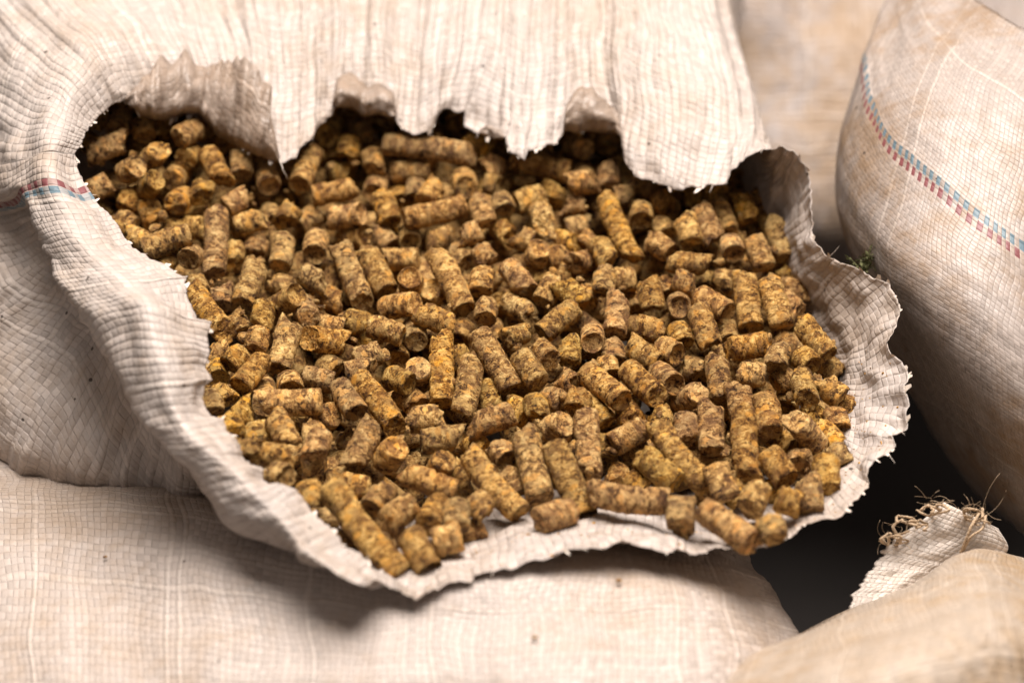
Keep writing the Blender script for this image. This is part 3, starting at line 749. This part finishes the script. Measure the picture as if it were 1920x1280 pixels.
# small dried sprig between the sacks
def sprig():
    r = random.Random(4); V = []; F = []
    base = (1612, 515, 22)
    for s in range(9):
        a = -math.pi / 2 + r.uniform(-1.0, 1.0); L = r.uniform(30, 62)
        pts = [P(base[0] + math.cos(a) * L * t + 4 * math.sin(3 * t + s), base[1] + math.sin(a) * L * t, base[2] + r.uniform(-2, 2) * t) for t in np.linspace(0, 1, 6)]
        v, f = tube(pts, np.linspace(0.35, 0.12, 6), 5)
        b = len(V); V += v; F += [tuple(b + q for q in ff) for ff in f]
        for k in range(1, 6):
            for _ in range(2):
                d1 = np.array([r.uniform(-1, 1), r.uniform(-1, 1), r.uniform(-0.3, 1)]); d1 /= np.linalg.norm(d1)
                d2 = np.cross(d1, [r.uniform(-1, 1), 1, 0.3]); d2 /= np.linalg.norm(d2) + 1e-6
                ll = r.uniform(1.2, 2.8); b = len(V)
                p = pts[k]; nn = np.cross(d1, d2)
                V += [p, p + d1 * ll * 0.5 + d2 * 0.55, p + d1 * ll + nn * 0.3, p + d1 * ll * 0.5 - d2 * 0.55, p + d1 * ll * 0.5 + nn * 0.2]
                F += [(b, b + 1, b + 4), (b + 1, b + 2, b + 4), (b + 2, b + 3, b + 4), (b + 3, b, b + 4)]
    return np.array(V), F
gv, gf = sprig()
obj("dried_sprig", mesh_from("dried_sprig", gv, gf, plain("dry_leaf", (0.10, 0.10, 0.035), 0.8, 0.4, 400.0), smooth=False),
    label="small dried green sprig stuck between torn sack and striped sack", category="plant")

# ------------------------------------------------------------------ pellets
# every entry: end 1 (x, y), end 2 (x, y) on a 4.8x enlargement of a patch, tilt of end 1 towards the viewer (degrees), how deep in the heap
TILES = {
 (130,190): [(180,480,500,350,0,0),(200,260,300,60,0,1),(420,260,440,170,60,1),(690,330,640,170,30,1),(980,340,1060,270,60,0),(830,440,700,540,45,0),(1040,555,1050,520,75,1),
  (630,590,470,660,45,0),(790,740,700,800,60,0),(930,690,950,640,70,1),(360,720,180,830,5,0),(950,930,990,860,72,0),(520,960,560,850,30,1),(1185,880,1200,740,42,0),(1390,720,1220,450,20,0),
  (1565,680,1540,460,35,0),(1820,770,1740,560,50,0),(1410,965,1590,850,5,0),(1480,1135,1750,1055,5,0),(700,900,770,1070,0,1),(830,1130,1190,1120,0,1),(440,1050,570,1150,0,1),(1200,290,1270,230,40,2),
  (1370,340,1460,430,0,2),(1720,920,1730,870,60,2),(1850,1080,1820,990,45,1),(760,270,920,190,10,2),(120,410,230,290,0,2),(440,140,460,60,30,2),(1100,1020,1240,1030,0,2),(330,1190,560,1160,0,1)],
 (500,190): [(530,330,560,250,60,1),(745,500,760,330,30,1),(880,300,820,250,60,1),(300,770,400,440,45,0),(980,660,950,480,20,1),(410,860,780,780,3,0),(1060,375,1840,480,0,0),(1120,635,1510,610,0,1),
  (1430,910,1550,730,20,0),(1800,770,1790,740,70,0),(560,640,770,650,0,2),(960,810,970,760,60,1),(1200,900,1200,810,50,2),(870,1030,570,1070,25,0),(1130,1110,1040,870,5,0),(1240,1080,1790,950,10,0),
  (1340,870,1350,750,20,1),(290,1120,460,1000,0,1),(160,1090,240,960,25,0),(140,960,130,890,50,2),(730,160,760,90,30,2),(580,530,560,430,30,2),(1680,190,1800,130,40,2),(990,240,1090,160,10,2),(620,130,640,60,30,2)],
 (870,190): [(10,340,260,450,0,1),(290,560,240,660,20,1),(430,520,950,650,0,1),(950,745,1180,725,10,0),(1090,430,960,390,60,1),(1300,780,1290,600,15,1),(1290,440,1300,310,20,2),(460,935,710,840,8,0),(800,940,810,760,10,1),
  (370,990,330,890,40,0),(200,1110,140,920,15,0),(710,1090,690,1010,60,0),(1060,920,920,930,0,1),(1500,1430,1280,890,18,0),(1390,860,1500,850,0,1),(1590,1080,1600,960,50,0),(1690,785,1540,750,0,1),(1840,970,1730,850,25,1),
  (1480,770,1380,520,0,2),(340,770,190,740,0,1),(480,700,410,720,20,2),(620,760,490,760,0,2),(970,1140,1110,1110,0,2),(350,1160,300,1070,0,1),(770,430,640,450,0,2),(230,820,220,760,50,2)],
 (1220,290): [(380,790,320,560,10,0),(570,790,460,510,10,0),(690,700,600,440,10,1),(880,610,810,370,15,1),(735,870,720,800,50,0),(1020,1020,930,770,10,0),(1190,960,1130,640,10,1),(190,970,520,990,0,0),(170,885,20,770,10,0),
  (140,720,90,620,40,1),(630,380,560,290,20,1),(300,390,510,370,0,2),(1100,710,1040,580,0,2),(1300,1130,1190,1070,0,2),(970,490,940,400,30,2)],
 (200,415): [(330,275,750,110,0,0),(740,340,742,334,84,0),(985,505,975,-85,26,0),(1020,770,1010,590,8,1),(1240,750,1345,370,42,0),(1330,280,1370,160,40,1),(1578,415,1592,150,40,0),(1150,410,1140,230,8,1),(1550,610,1600,540,50,1),
  (1410,960,1430,740,35,0),(1770,690,1560,810,45,0),(1820,900,1780,850,60,0),(1556,1340,1650,920,30,0),(1340,1130,1365,1010,10,0),(1070,1010,760,660,35,0),(860,650,790,530,5,1),(1210,990,1130,860,8,1),(170,110,360,190,0,1),(500,390,540,330,30,1)],
 (560,415): [(140,290,140,180,60,0),(590,740,350,190,15,0),(800,640,610,270,6,0),(620,130,370,140,40,1),(750,345,1070,340,0,1),(1020,510,1018,570,72,0),(1500,800,1250,300,15,0),(1060,740,770,780,35,0),(1190,610,1240,700,50,1),
  (1090,825,1380,940,0,0),(630,930,940,1025,0,0),(60,880,400,925,0,0),(100,1070,400,1110,25,0),(430,930,550,950,0,1),(30,480,240,570,0,0),(240,670,360,730,5,1),(1680,880,1690,760,45,0),(1640,640,1660,450,15,0),(1530,370,1410,280,40,1),
  (1630,250,1710,370,15,0),(1450,150,1630,90,0,0),(830,210,730,110,5,1),(990,190,980,140,60,1),(1190,190,1290,150,0,1),(800,140,800,-20,5,1),(1060,1080,1050,1030,60,1),(1277,1640,1258,1050,8,0),(1905,1510,1608,1010,8,0),(500,1090,540,1060,40,2),(1450,1040,1480,960,20,2),(1890,140,1800,50,10,1)],
 (900,415): [(410,620,240,400,12,0),(310,130,480,190,5,0),(530,265,490,370,50,0),(840,380,930,360,60,0),(1155,400,1040,200,10,0),(1100,650,1120,480,25,0),(520,510,480,430,20,1),(690,440,830,560,0,1),(580,740,680,560,10,0),(870,730,720,570,0,0),
  (970,750,930,640,40,1),(550,1015,860,770,5,0),(230,1060,400,1010,10,0),(470,850,240,700,35,1),(1210,1020,1255,690,35,0),(1010,1090,1015,1050,74,0),(1560,790,1510,530,12,0),(1610,1000,1410,930,5,0),(1800,770,1802,764,82,0),(1820,1110,1770,970,20,0),
  (1700,650,1650,530,10,1),(1490,180,1690,260,0,1),(1400,750,1390,660,10,2),(890,970,1000,870,0,2),(1230,540,1390,540,0,1),(750,180,870,220,0,1),(900,210,960,120,10,1),(630,340,730,290,10,1),(200,780,180,700,20,2),(970,60,790,90,0,1)],
 (1240,480): [(110,215,280,275,0,0),(590,530,340,370,35,0),(430,800,325,450,15,0),(795,650,760,150,15,0),(1075,650,970,240,12,0),(1490,900,1290,620,10,0),(1240,530,1050,320,0,1),(540,290,570,170,45,1),(620,845,970,790,5,0),(1200,870,1040,690,15,1),
  (1010,1010,1075,840,45,0),(690,1060,930,1075,10,0),(1350,1000,1250,900,40,0),(537,1290,504,935,10,0),(590,730,570,640,10,1),(1260,390,1190,230,5,2),(1550,1040,1470,980,0,2),(890,340,910,260,10,2),(630,940,470,880,0,2),(380,270,390,210,30,2),(1060,1130,1140,1080,0,1)],
 (370,630): [(390,450,560,210,42,0),(290,270,405,150,10,0),(190,360,160,300,50,1),(120,185,290,125,0,1),(1400,235,1650,150,5,0),(1250,310,1130,260,40,1),(950,360,1210,415,5,1),(1440,700,1270,470,35,0),(1800,810,1470,400,10,0),(1340,330,1560,310,10,0),
  (570,610,1100,600,0,0),(1230,690,1050,790,32,1),(830,960,690,730,12,0),(560,960,530,820,8,1),(490,640,330,770,5,1),(290,590,140,470,5,1),(150,690,80,510,10,0),(335,910,260,750,5,0),(1040,1080,1110,890,40,0),(1400,1180,1560,840,15,0),(1790,990,1670,1160,40,0),
  (810,1090,550,1060,5,0),(480,1100,450,1000,10,0),(850,450,840,420,55,1),(1800,220,1790,170,60,2),(870,800,900,730,20,2),(1140,520,1170,460,30,2)],
 (720,620): [(310,340,300,400,64,0),(720,730,800,280,10,0),(990,710,900,480,0,1),(1395,470,1215,220,10,0),(1510,270,1420,170,50,0),(1660,290,1660,110,15,0),(290,660,200,590,15,1),(250,805,515,770,5,0),(790,875,1160,755,5,0),(1270,760,1190,710,40,1),
  (1385,770,1350,610,20,0),(1590,650,1480,570,15,1),(1735,690,1770,560,10,0),(1620,830,1470,910,48,0),(330,1000,660,960,8,0),(900,1110,790,980,15,1),(1130,1160,1030,1040,45,0),(1411,1505,1262,945,22,0),(1790,1640,1502,1018,8,0),(1845,1250,1815,745,8,0),
  (250,480,50,400,30,0),(1600,430,1710,490,0,1),(680,230,720,300,5,1)],
 (1060,620): [(510,630,190,380,40,0),(820,610,570,370,43,0),(980,475,910,420,60,0),(1200,550,1080,620,58,0),(850,310,600,120,10,0),(1000,220,860,150,45,0),(1210,375,1030,310,8,1),(440,280,430,170,38,1),(1605,770,1560,530,10,0),(1830,920,1810,610,42,0),
  (1620,1345,1584,782,10,0),(1310,1090,1310,680,28,0),(1080,1010,1085,760,8,0),(890,880,825,720,5,1),(1225,1408,787,860,10,0),(745,870,430,1040,5,0),(600,800,560,740,42,1),(375,830,230,670,8,1),(994,1370,690,1118,12,0),(400,360,390,330,40,1),(900,670,940,620,20,2),(360,1130,350,1000,5,1),(1450,730,1450,680,30,2)],
 (1240,700): [(1310,240,1270,40,42,0),(1610,230,1440,80,10,0),(1190,420,1400,650,33,0),(1450,410,1310,345,5,1),(1560,480,1540,390,20,1),(1540,610,1480,550,20,1),(1110,960,950,710,20,0),(1230,800,1250,750,55,1),(1480,1060,1480,760,10,0),(1610,810,1540,690,0,1),
  (1339,1243,1320,965,8,0),(571,1123,470,845,10,0),(780,1230,870,1060,15,0),(1050,1120,1270,1190,8,0),(1160,680,1070,620,0,1),(1690,310,1600,260,0,1),(1050,1090,1020,1030,10,2),(165,1390,182,1128,5,0),(1130,240,1150,190,20,2)],
 (440,850): [(1480,1100,820,330,8,0),(720,450,680,290,15,0),(1230,500,1345,350,35,0),(1360,645,1630,470,5,0),(1750,640,1800,560,58,0),(1765,1045,1580,740,12,0),(1530,185,2000,345,5,0),(480,220,280,170,5,0),(980,280,1140,310,0,1),
  (1900,1090,1760,920,0,1),(1040,850,970,750,0,1),(1450,770,1350,785,5,1),(830,600,800,540,10,2)],
 (760,780): [(370,390,280,510,45,0),(1015,885,555,370,10,0),(1195,940,1490,850,30,0),(1650,720,2340,800,0,0),(450,1010,460,790,20,0),(710,910,590,750,5,0),(510,590,440,510,0,1),(1010,670,950,580,0,1),(500,1090,240,1150,5,0),(620,1080,590,990,10,1)],
 (1080,780): [(1594,1138,1147,830,12,0),(1776,1100,1728,940,12,0),(630,650,490,540,5,1),(370,580,400,520,10,2),(1490,710,1430,650,0,1),(2080,870,1990,800,10,2)],
}
PR = 3.85
def layout():
    A = []
    for (ox, oy), lst in TILES.items():
        for (x1, y1, x2, y2, tau, lay) in lst:
            A.append((ox + x1 / 4.8, oy + y1 / 4.8, ox + x2 / 4.8, oy + y2 / 4.8, tau, lay))
    A = np.array(A, float)
    mx = (A[:, 0] + A[:, 2]) / 2; my = (A[:, 1] + A[:, 3]) / 2
    d0 = heap(mx, my) + np.array([0, 8.5, 16.0])[A[:, 5].astype(int)]
    sc_ = (DIST + d0) / DIST / PXMM
    l2 = np.hypot(A[:, 2] - A[:, 0], A[:, 3] - A[:, 1]) * sc_
    tau = np.radians(A[:, 4])
    lying = A[:, 4] < 24
    # pellets without a visible end follow the lie of the heap a little
    dyl = (A[:, 1] - A[:, 3]) * sc_
    tl = np.arctan2(0.42 * dyl, np.maximum(l2, 0.5))
    tau = np.where(lying, tau * 0.5 + tl, tau)
    L = np.where(np.degrees(tau) > 57, np.maximum(l2 / np.maximum(np.cos(tau), 0.25), 12.0), l2 / np.cos(tau))
    L = np.clip(L, 6.5, 34)
    dirp = np.stack([A[:, 0] - A[:, 2], -(A[:, 1] - A[:, 3])], -1); dirp /= np.linalg.norm(dirp, axis=1)[:, None] + 1e-6
    # axis from far end to near end
    ax = (dirp[:, :1] * RIGHT + dirp[:, 1:] * UPV) * np.cos(tau)[:, None] - VIEW * np.sin(tau)[:, None]
    c = P(mx, my, d0)
    steep = np.degrees(tau) > 57
    near = P(A[:, 0], A[:, 1], d0 - 3.0)
    c[steep] = near[steep] - ax[steep] * (L[steep] / 2)[:, None]
    r = PR * (1 + 0.035 * np.clip(_rng.normal(size=len(A)), -2, 2)) * (1 + 0.06 * np.clip((my - 780) / 150, 0, 1))
    return A, c, ax, L, r

def seg_closest(p, u, lu, q, v, lv):
    """closest points of two segments: centre, unit axis, half length (arrays)"""
    w = p - q
    b = (u * v).sum(1); d = (u * w).sum(1); e = (v * w).sum(1)
    den = np.maximum(1 - b * b, 1e-6)
    s = np.clip((b * e - d) / den, -lu, lu)
    t = np.clip(e + b * s, -lv, lv)
    s = np.clip(b * t - d, -lu, lu)
    return p + u * s[:, None], q + v * t[:, None]

PA, PC, PX, PL, PRAD = layout()
NT_ = len(PA)

def inside(poly, x, y):
    poly = np.asarray(poly, float); n = len(poly); r = np.zeros(len(x), bool); j = n - 1
    for i in range(n):
        xi, yi = poly[i]; xj, yj = poly[j]
        c = ((yi > y) != (yj > y)) & (x < (xj - xi) * (y - yi) / (yj - yi + 1e-12) + xi)
        r ^= c; j = i
    return r
HOLE = [(150,300),(200,220),(260,190),(560,170),(1100,190),(1300,300),(1390,350),(1430,400),(1462,440),(1478,510),(1525,580),(1562,640),(1580,710),(1580,780),(1560,850),(1555,915),(1500,960),(1400,985),(1220,965),
 (1090,950),(960,965),(900,1000),(850,1045),(770,1070),(700,1050),(640,1000),(560,920),(500,870),(450,800),(400,760),(395,640),(360,540),(250,460),(190,380)]
# pellets lower in the heap, only glimpsed through the gaps
rs = np.random.RandomState(12)
NF = 620
fx = rs.uniform(150, 1590, 4000); fy = rs.uniform(180, 1070, 4000)
ok = inside(HOLE, fx, fy); fx = fx[ok][:NF]; fy = fy[ok][:NF]; NF = len(fx)
fd = heap(fx, fy) + rs.uniform(23.0, 36.0, NF)
FC = P(fx, fy, fd)
FX = rs.normal(size=(NF, 3)); FX[:, 2] *= 0.45; FX /= np.linalg.norm(FX, axis=1)[:, None]
FL = rs.uniform(9, 20, NF)
C_ = np.concatenate([PC, FC]); X_ = np.concatenate([PX, FX]); L_ = np.concatenate([PL, FL]); R_ = np.concatenate([PRAD, np.full(NF, PR)])
LAY = np.concatenate([PA[:, 5], np.full(NF, 3.0)])
W_ = np.concatenate([np.ones(NT_), np.full(NF, 6.0)])       # filler pellets give way
home = C_.copy()
hl = np.maximum(L_ / 2 - R_ * 0.55, 0.5)
for it in range(140):
    ii, jj = np.triu_indices(len(C_), 1)
    near = np.linalg.norm(C_[ii] - C_[jj], axis=1) < (L_[ii] + L_[jj]) / 2 + 8
    ii = ii[near]; jj = jj[near]
    a, b = seg_closest(C_[ii], X_[ii], hl[ii], C_[jj], X_[jj], hl[jj])
    dv = a - b; dist = np.linalg.norm(dv, axis=1) + 1e-6
    pen = (R_[ii] + R_[jj]) * 0.97 - dist
    m = pen > 0
    ii = ii[m]; jj = jj[m]; pen = pen[m]; dv = dv[m] / dist[m][:, None]
    # push mostly along the view so the pile keeps its look, upper pellets forwards and lower ones back
    dep = ((a - b)[m] @ VIEW)
    upper_i = np.where(LAY[ii] != LAY[jj], LAY[ii] < LAY[jj], dep < 0)
    vdir = np.where(upper_i, -1.0, 1.0)[:, None] * VIEW
    lat = dv - (dv @ VIEW)[:, None] * VIEW
    push = (vdir * 0.62 + lat * 0.22 + dv * 0.1) * pen[:, None] * 0.5
    wi = W_[ii] / (W_[ii] + W_[jj]); wj = 1 - wi
    mv = np.zeros_like(C_); cnt = np.zeros(len(C_))
    np.add.at(mv, ii, push * wi[:, None]); np.add.at(mv, jj, -push * wj[:, None])
    np.add.at(cnt, ii, 1); np.add.at(cnt, jj, 1)
    C_ += mv / np.maximum(cnt, 1)[:, None] ** 0.6
    C_[:NT_] += (home[:NT_] - C_[:NT_]) * 0.045
PC = C_[:NT_]; FC = C_[NT_:]
_cx, _cy, _cd = to_px(SG[::5, :86:2].reshape(-1, 3))
_sel = (_cy > 520); _cx, _cy, _cd = _cx[_sel], _cy[_sel], _cd[_sel]
_fx, _fy, _fd = to_px(FC)
keep = np.ones(NF, bool)
for k in range(NF):
    m = np.hypot(_cx - _fx[k], _cy - _fy[k]) < 26
    if m.any() and _fd[k] + 3.5 > _cd[m].min(): keep[k] = False
FC = FC[keep]; FX = FX[keep]; FL = FL[keep]; NF = int(keep.sum())
print("fillers kept", NF)

def pellet_mesh(L, r, seed, near_type, far_type, nth=34, lod=1.0, dz=0.75):
    rg = np.random.RandomState(seed)
    nz = max(5, int(L / dz))
    th = np.arange(nth) * 2 * math.pi / nth
    ct, stt = np.cos(th), np.sin(th)
    off = rg.uniform(0, 400, 3)
    def end_profile(kind, sgn):
        # axial offset of the rim, dish depth
        k = rg.randint(0, 1000)
        rag = n2(ct * 1.3 + k, stt * 1.3, 0.5) * 0.7 + n2(ct * 4 + k, stt * 4, 3.5) * 0.45
        if kind == 'hollow': return rag * 0.45, rg.uniform(0.9, 2.2), 0.9
        if kind == 'flat': return rag * 0.6 + (ct * rg.uniform(-.12, .12) + stt * rg.uniform(-.12, .12)) * r, rg.uniform(-0.5, 0.6), 0.7
        sl = rg.uniform(0.25, 0.6); a = rg.uniform(0, 6.28)
        return rag * 1.6 + (ct * math.cos(a) + stt * math.sin(a)) * r * sl, rg.uniform(-0.6, 0.9), 1.5
    ra, da, na = end_profile(near_type, 1); rb, db, nb = end_profile(far_type, -1)
    zz = np.linspace(-L / 2, L / 2, nz)
    t = (zz[:, None] + L / 2) / L
    Z = zz[:, None] + np.clip((t - 0.55) / 0.45, 0, 1) * ra[None, :] - np.clip((0.45 - t) / 0.45, 0, 1) * rb[None, :]
    bend = rg.uniform(-1, 1) * 0.07
    pos = np.stack([ct[None, :] * r + 0 * Z, stt[None, :] * r + 0 * Z, Z], -1) + off
    lump = rg.choice([0.15, 0.2, 0.3, 0.5])
    d = lump * noise3(pos * 0.22) + 0.15 * noise3(pos * [0.7, 0.7, 1.1]) + 0.10 * noise3(pos * [1.4, 1.4, 2.2] + 9)
    fl = noise3(pos * [0.45, 0.45, 0.6] + 31)
    d = d + np.where(fl > 0.32, 0.16, 0.0) - np.where(fl < -0.44, 0.34, 0.0)           # flakes lifted or lost
    for _ in range(rg.choice([0, 0, 1, 1, 2])):                                        # cracks across
        zc = rg.uniform(-0.35, 0.35) * L; a0 = rg.uniform(0, 6.28)
        msk = np.clip(np.cos(th - a0) * 1.6 + 0.2, 0, 1)[None, :]
        d = d - 0.75 * msk * np.exp(-((Z - zc - 0.7 * n2(ct * 2 + zc, stt * 2, 1.5)[None, :]) / 0.34) ** 2)
    edge = np.minimum(zz + L / 2, L / 2 - zz)[:, None]
    d = d - 0.35 * np.exp(-edge / 0.5)
    rr = r + d
    X = rr * ct + bend * (zz[:, None] ** 2) / 6; Y = rr * stt
    V = [np.stack([X, Y, Z], -1).reshape(-1, 3)]
    F = []
    for i in range(nz - 1):
        for k in range(nth):
            k2 = (k + 1) % nth
            F.append((i * nth + k, i * nth + k2, (i + 1) * nth + k2, (i + 1) * nth + k))
    def cap(row, rim, dish, nz_amp, sgn):
        nonlocal F
        b = sum(len(v) for v in V)
        fr = (0.92, 0.84, 0.62, 0.36, 0.14)
        prev = row * nth
        xr, yr, zr = X[row], Y[row], Z[row]
        cx, cy, cz = xr.mean(), yr.mean(), zr.mean()
        for q, f in enumerate(fr):
            x = cx + (xr - cx) * f; y = cy + (yr - cy) * f
            dep = dish * min(1.0, (1 - f) / 0.42) ** 0.75 if dish > 0 else dish * (1 - f * f)
            nn = noise3(np.stack([x, y, 0 * x + row], -1) * 0.8 + off) * 0.35 * nz_amp + noise3(np.stack([x, y, 0 * x], -1) * 2.0 + off) * 0.15
            z = cz + (zr - cz) * (f if nz_amp < 1.2 else f) - sgn * (dep + nn * (1 - f * 0.4))
            V.append(np.stack([x, y, z], -1))
            cur = b + q * nth
            for k in range(nth):
                k2 = (k + 1) % nth
                F.append((prev + k, prev + k2, cur + k2, cur + k) if sgn > 0 else (prev + k2, prev + k, cur + k, cur + k2))
            prev = cur
        V.append(np.array([[cx, cy, cz - sgn * dish]])); c = b + len(fr) * nth
        for k in range(nth):
            k2 = (k + 1) % nth
            F.append((prev + k, prev + k2, c) if sgn > 0 else (prev + k2, prev + k, c))
    cap(nz - 1, ra, da, na, 1); cap(0, rb, db, nb, -1)
    return np.concatenate(V), F

pel_m = pellet_material()
def basis(z, roll):
    z = z / np.linalg.norm(z)
    a = np.array([0.31, 0.77, 0.55]); x = np.cross(a, z); x /= np.linalg.norm(x); y = np.cross(z, x)
    x2 = math.cos(roll) * x + math.sin(roll) * y
    return np.stack([x2, np.cross(z, x2), z], 1)

# ---- words that single a pellet out
def zone(x, y):
    if y < 345:
        return "under the upper left tear" if x < 545 else "under the middle of the upper tear" if x < 900 else "under the upper right tear"
    if x < 470 and y < 600: return "beside the left flap, upper part"
    if x < 520 and y < 840: return "beside the left flap, lower part"
    if x > 1440 and y < 620: return "against the sack's upper right wall"
    if x > 1440 and y < 860: return "against the sack's right wall"
    if y > 850:
        return "in the lower left spill" if x < 720 else "at the front lip" if x < 1000 else "on the front lip, right of centre" if x < 1260 else "on the right front lip"
    r = "upper" if y < 500 else "middle" if y < 680 else "lower"
    c = "left" if x < 760 else "centre" if x < 1020 else "right centre" if x < 1230 else "far right"
    return f"in the heap's {r} {c}"
def describe():
    info = []
    for k in range(NT_):
        px, py, _ = to_px(PC[k]); L = PL[k]
        dx = PA[k, 0] - PA[k, 2]; dy = PA[k, 1] - PA[k, 3]
        size = "stubby" if L < 10.5 else "short" if L < 15 else "medium" if L < 20 else "long"
        if PA[k, 4] >= 55: o = "end-on pellet"
        else:
            a = math.degrees(math.atan2(-dy, dx)) % 180
            o = "crosswise pellet" if a < 28 or a > 152 else "upright pellet" if 68 < a < 112 else "pellet leaning right" if a <= 68 else "pellet leaning left"
        dp = "" if PA[k, 5] == 0 else "sunken " if PA[k, 5] == 1 else "half-buried "
        info.append((float(px), float(py), f"{dp}{size} {o} {zone(px, py)}"))
    groups = {}
    for k, (x, y, s) in enumerate(info): groups.setdefault(s, []).append(k)
    words = ["first", "second", "third", "fourth", "fifth", "sixth", "seventh", "eighth", "ninth"]
    lab = [None] * NT_
    for s, ks in groups.items():
        ks.sort(key=lambda k: info[k][0])
        for i, k in enumerate(ks):
            if len(ks) == 1: lab[k] = s
            elif len(ks) == 2: lab[k] = s + (", the left one" if i == 0 else ", the right one")
            else: lab[k] = s + f", {words[min(i, 8)]} from left"
    return lab
LAB = describe()
prs = random.Random(8)
for k in range(NT_):
    facing = PA[k, 4] >= 24
    nt = prs.choice(['hollow', 'hollow', 'flat', 'broken']) if facing else prs.choice(['flat', 'broken', 'broken', 'hollow'])
    ft = prs.choice(['flat', 'broken', 'broken', 'hollow'])
    v, f = pellet_mesh(PL[k], PRAD[k], 1000 + k, nt, ft)
    me = mesh_from("feed_pellet", v, f, pel_m)
    ob = obj("feed_pellet", me, label=LAB[k], category="pellet", group="feed pellets in the torn sack")
    B = basis(PX[k], prs.uniform(0, 6.28))
    M = Matrix(np.concatenate([np.concatenate([B, (PC[k] * 0.001)[:, None]], 1), [[0, 0, 0, 1]]]).tolist())
    ob.matrix_world = M
# the rest of the heap
protos = [pellet_mesh(14.0, PR, 5000 + q, 'flat', 'broken', nth=18, dz=1.6) for q in range(8)]
V = []; F = []; nb = 0
for k in range(NF):
    v, f = protos[k % 8]
    v = v * [1, 1, FL[k] / 14.0]
    w = v @ basis(FX[k], k * 1.7).T + FC[k]
    V.append(w); F += [tuple(nb + x for x in ff) for ff in f]; nb += len(w)
NFR = 240
gx_ = rs.uniform(150, 1590, 4000); gy_ = rs.uniform(200, 1060, 4000)
ok = inside(HOLE, gx_, gy_); gx_ = gx_[ok][:NFR]; gy_ = gy_[ok][:NFR]
gc_ = P(gx_, gy_, heap(gx_, gy_) + rs.uniform(1.0, 8.0, len(gx_)))
_th, _ph = np.meshgrid(np.linspace(0, 2 * math.pi, 10)[:-1], np.linspace(0, math.pi, 6), indexing='ij')
_sp = np.stack([np.sin(_ph) * np.cos(_th), np.sin(_ph) * np.sin(_th), np.cos(_ph)], -1).reshape(-1, 3)
_sf = grid_faces(9, 6, True)
for k in range(len(gx_)):
    sz = rs.uniform(0.7, 2.4) * np.array([1.0, rs.uniform(0.5, 1.0), rs.uniform(0.4, 0.9)])
    w = (_sp * (1 + 0.55 * noise3(_sp * 1.7 + k * 3.1))[:, None] * sz) @ basis(rs.normal(size=3), k).T + gc_[k]
    V.append(w); F += [tuple(nb + x for x in ff) for ff in _sf]; nb += len(w)
V = np.concatenate(V)
org = V.mean(0)
obj("pellet_heap", mesh_from("pellet_heap", V, F, pel_m, origin=org), origin=org, kind="stuff", label="broken bits and pellets lower in the heap glimpsed between the upper ones", category="pellets")

# loose thread hanging from the tear
tpts = [P(x, y, d) for x, y, d in ((524,300,44),(529,312,42),(531,320,42),(536,328,43),(539,336,44))]
tv, tf = tube(tpts, [0.13] * 5, 5)
obj("loose_thread", mesh_from("loose_thread", np.array(tv), tf, fringe_m), torn_sack)

# fine crumbs and dust scattered on the lip
def lip_crumbs():
    r = np.random.RandomState(77); V = []; F = []; nb = 0
    _, ty_, _ = to_px(SG[:, 0]); tx_, _, _ = to_px(SG[:, 0])
    st = np.where((ty_ > 600) & (tx_ > 760))[0]
    for k in range(170):
        i = r.choice(st); j = r.randint(5, 40)
        c = SG[i, j] - VIEW * 0.25
        sz = r.uniform(0.16, 0.34) * (2.0 if r.rand() < 0.12 else 1.0)
        w = _sp * (1 + 0.5 * noise3(_sp * 1.6 + k))[:, None] * sz * np.array([1, r.uniform(.6, 1), .6]) + c
        V.append(w); F += [tuple(nb + x for x in ff) for ff in _sf]; nb += len(w)
    return np.concatenate(V), F
_cv, _cf = lip_crumbs()
obj("feed_crumbs", mesh_from("feed_crumbs", _cv, _cf, pel_m), kind="stuff", label="fine brown crumbs scattered on the torn sack's lip", category="crumbs")

# crumbs on the supporting sack and the lip
def crumb(px, py, G, size, seed, label):
    gx, gy, gd = to_px(G.reshape(-1, 3))
    m = np.hypot(gx - px, gy - py) < 14
    d = gd[m].min() - 0.3 if m.any() else -60
    rg = np.random.RandomState(seed)
    th, ph = np.meshgrid(np.linspace(0, 2 * math.pi, 13)[:-1], np.linspace(0, math.pi, 8), indexing='ij')
    S = np.stack([np.sin(ph) * np.cos(th), np.sin(ph) * np.sin(th), np.cos(ph)], -1)
    S = S * (1 + 0.5 * noise3(S * 1.4 + seed))[..., None] * np.array([1.0, 0.7, 0.55]) * size
    c = P(px, py, d)
    V = S.reshape(-1, 3)
    return obj("pellet_crumb", mesh_from("pellet_crumb", V, [tuple(x) for x in grid_faces(12, 8, True)], pel_m), origin=c, label=label, category="crumb", group="crumbs fallen on the cloth")
crumb(1160, 1088, LOWG, 0.9, 3, "tiny orange crumb on supporting sack just below the front lip")
crumb(1003, 1194, LOWG, 0.8, 5, "tiny orange crumb on supporting sack near bottom centre")
crumb(197, 1043, LOWG, 0.6, 9, "tiny crumb on supporting sack at lower left")
crumb(1274, 1020, SG[:, :40], 0.5, 12, "tiny dark crumb on the torn sack's front lip")
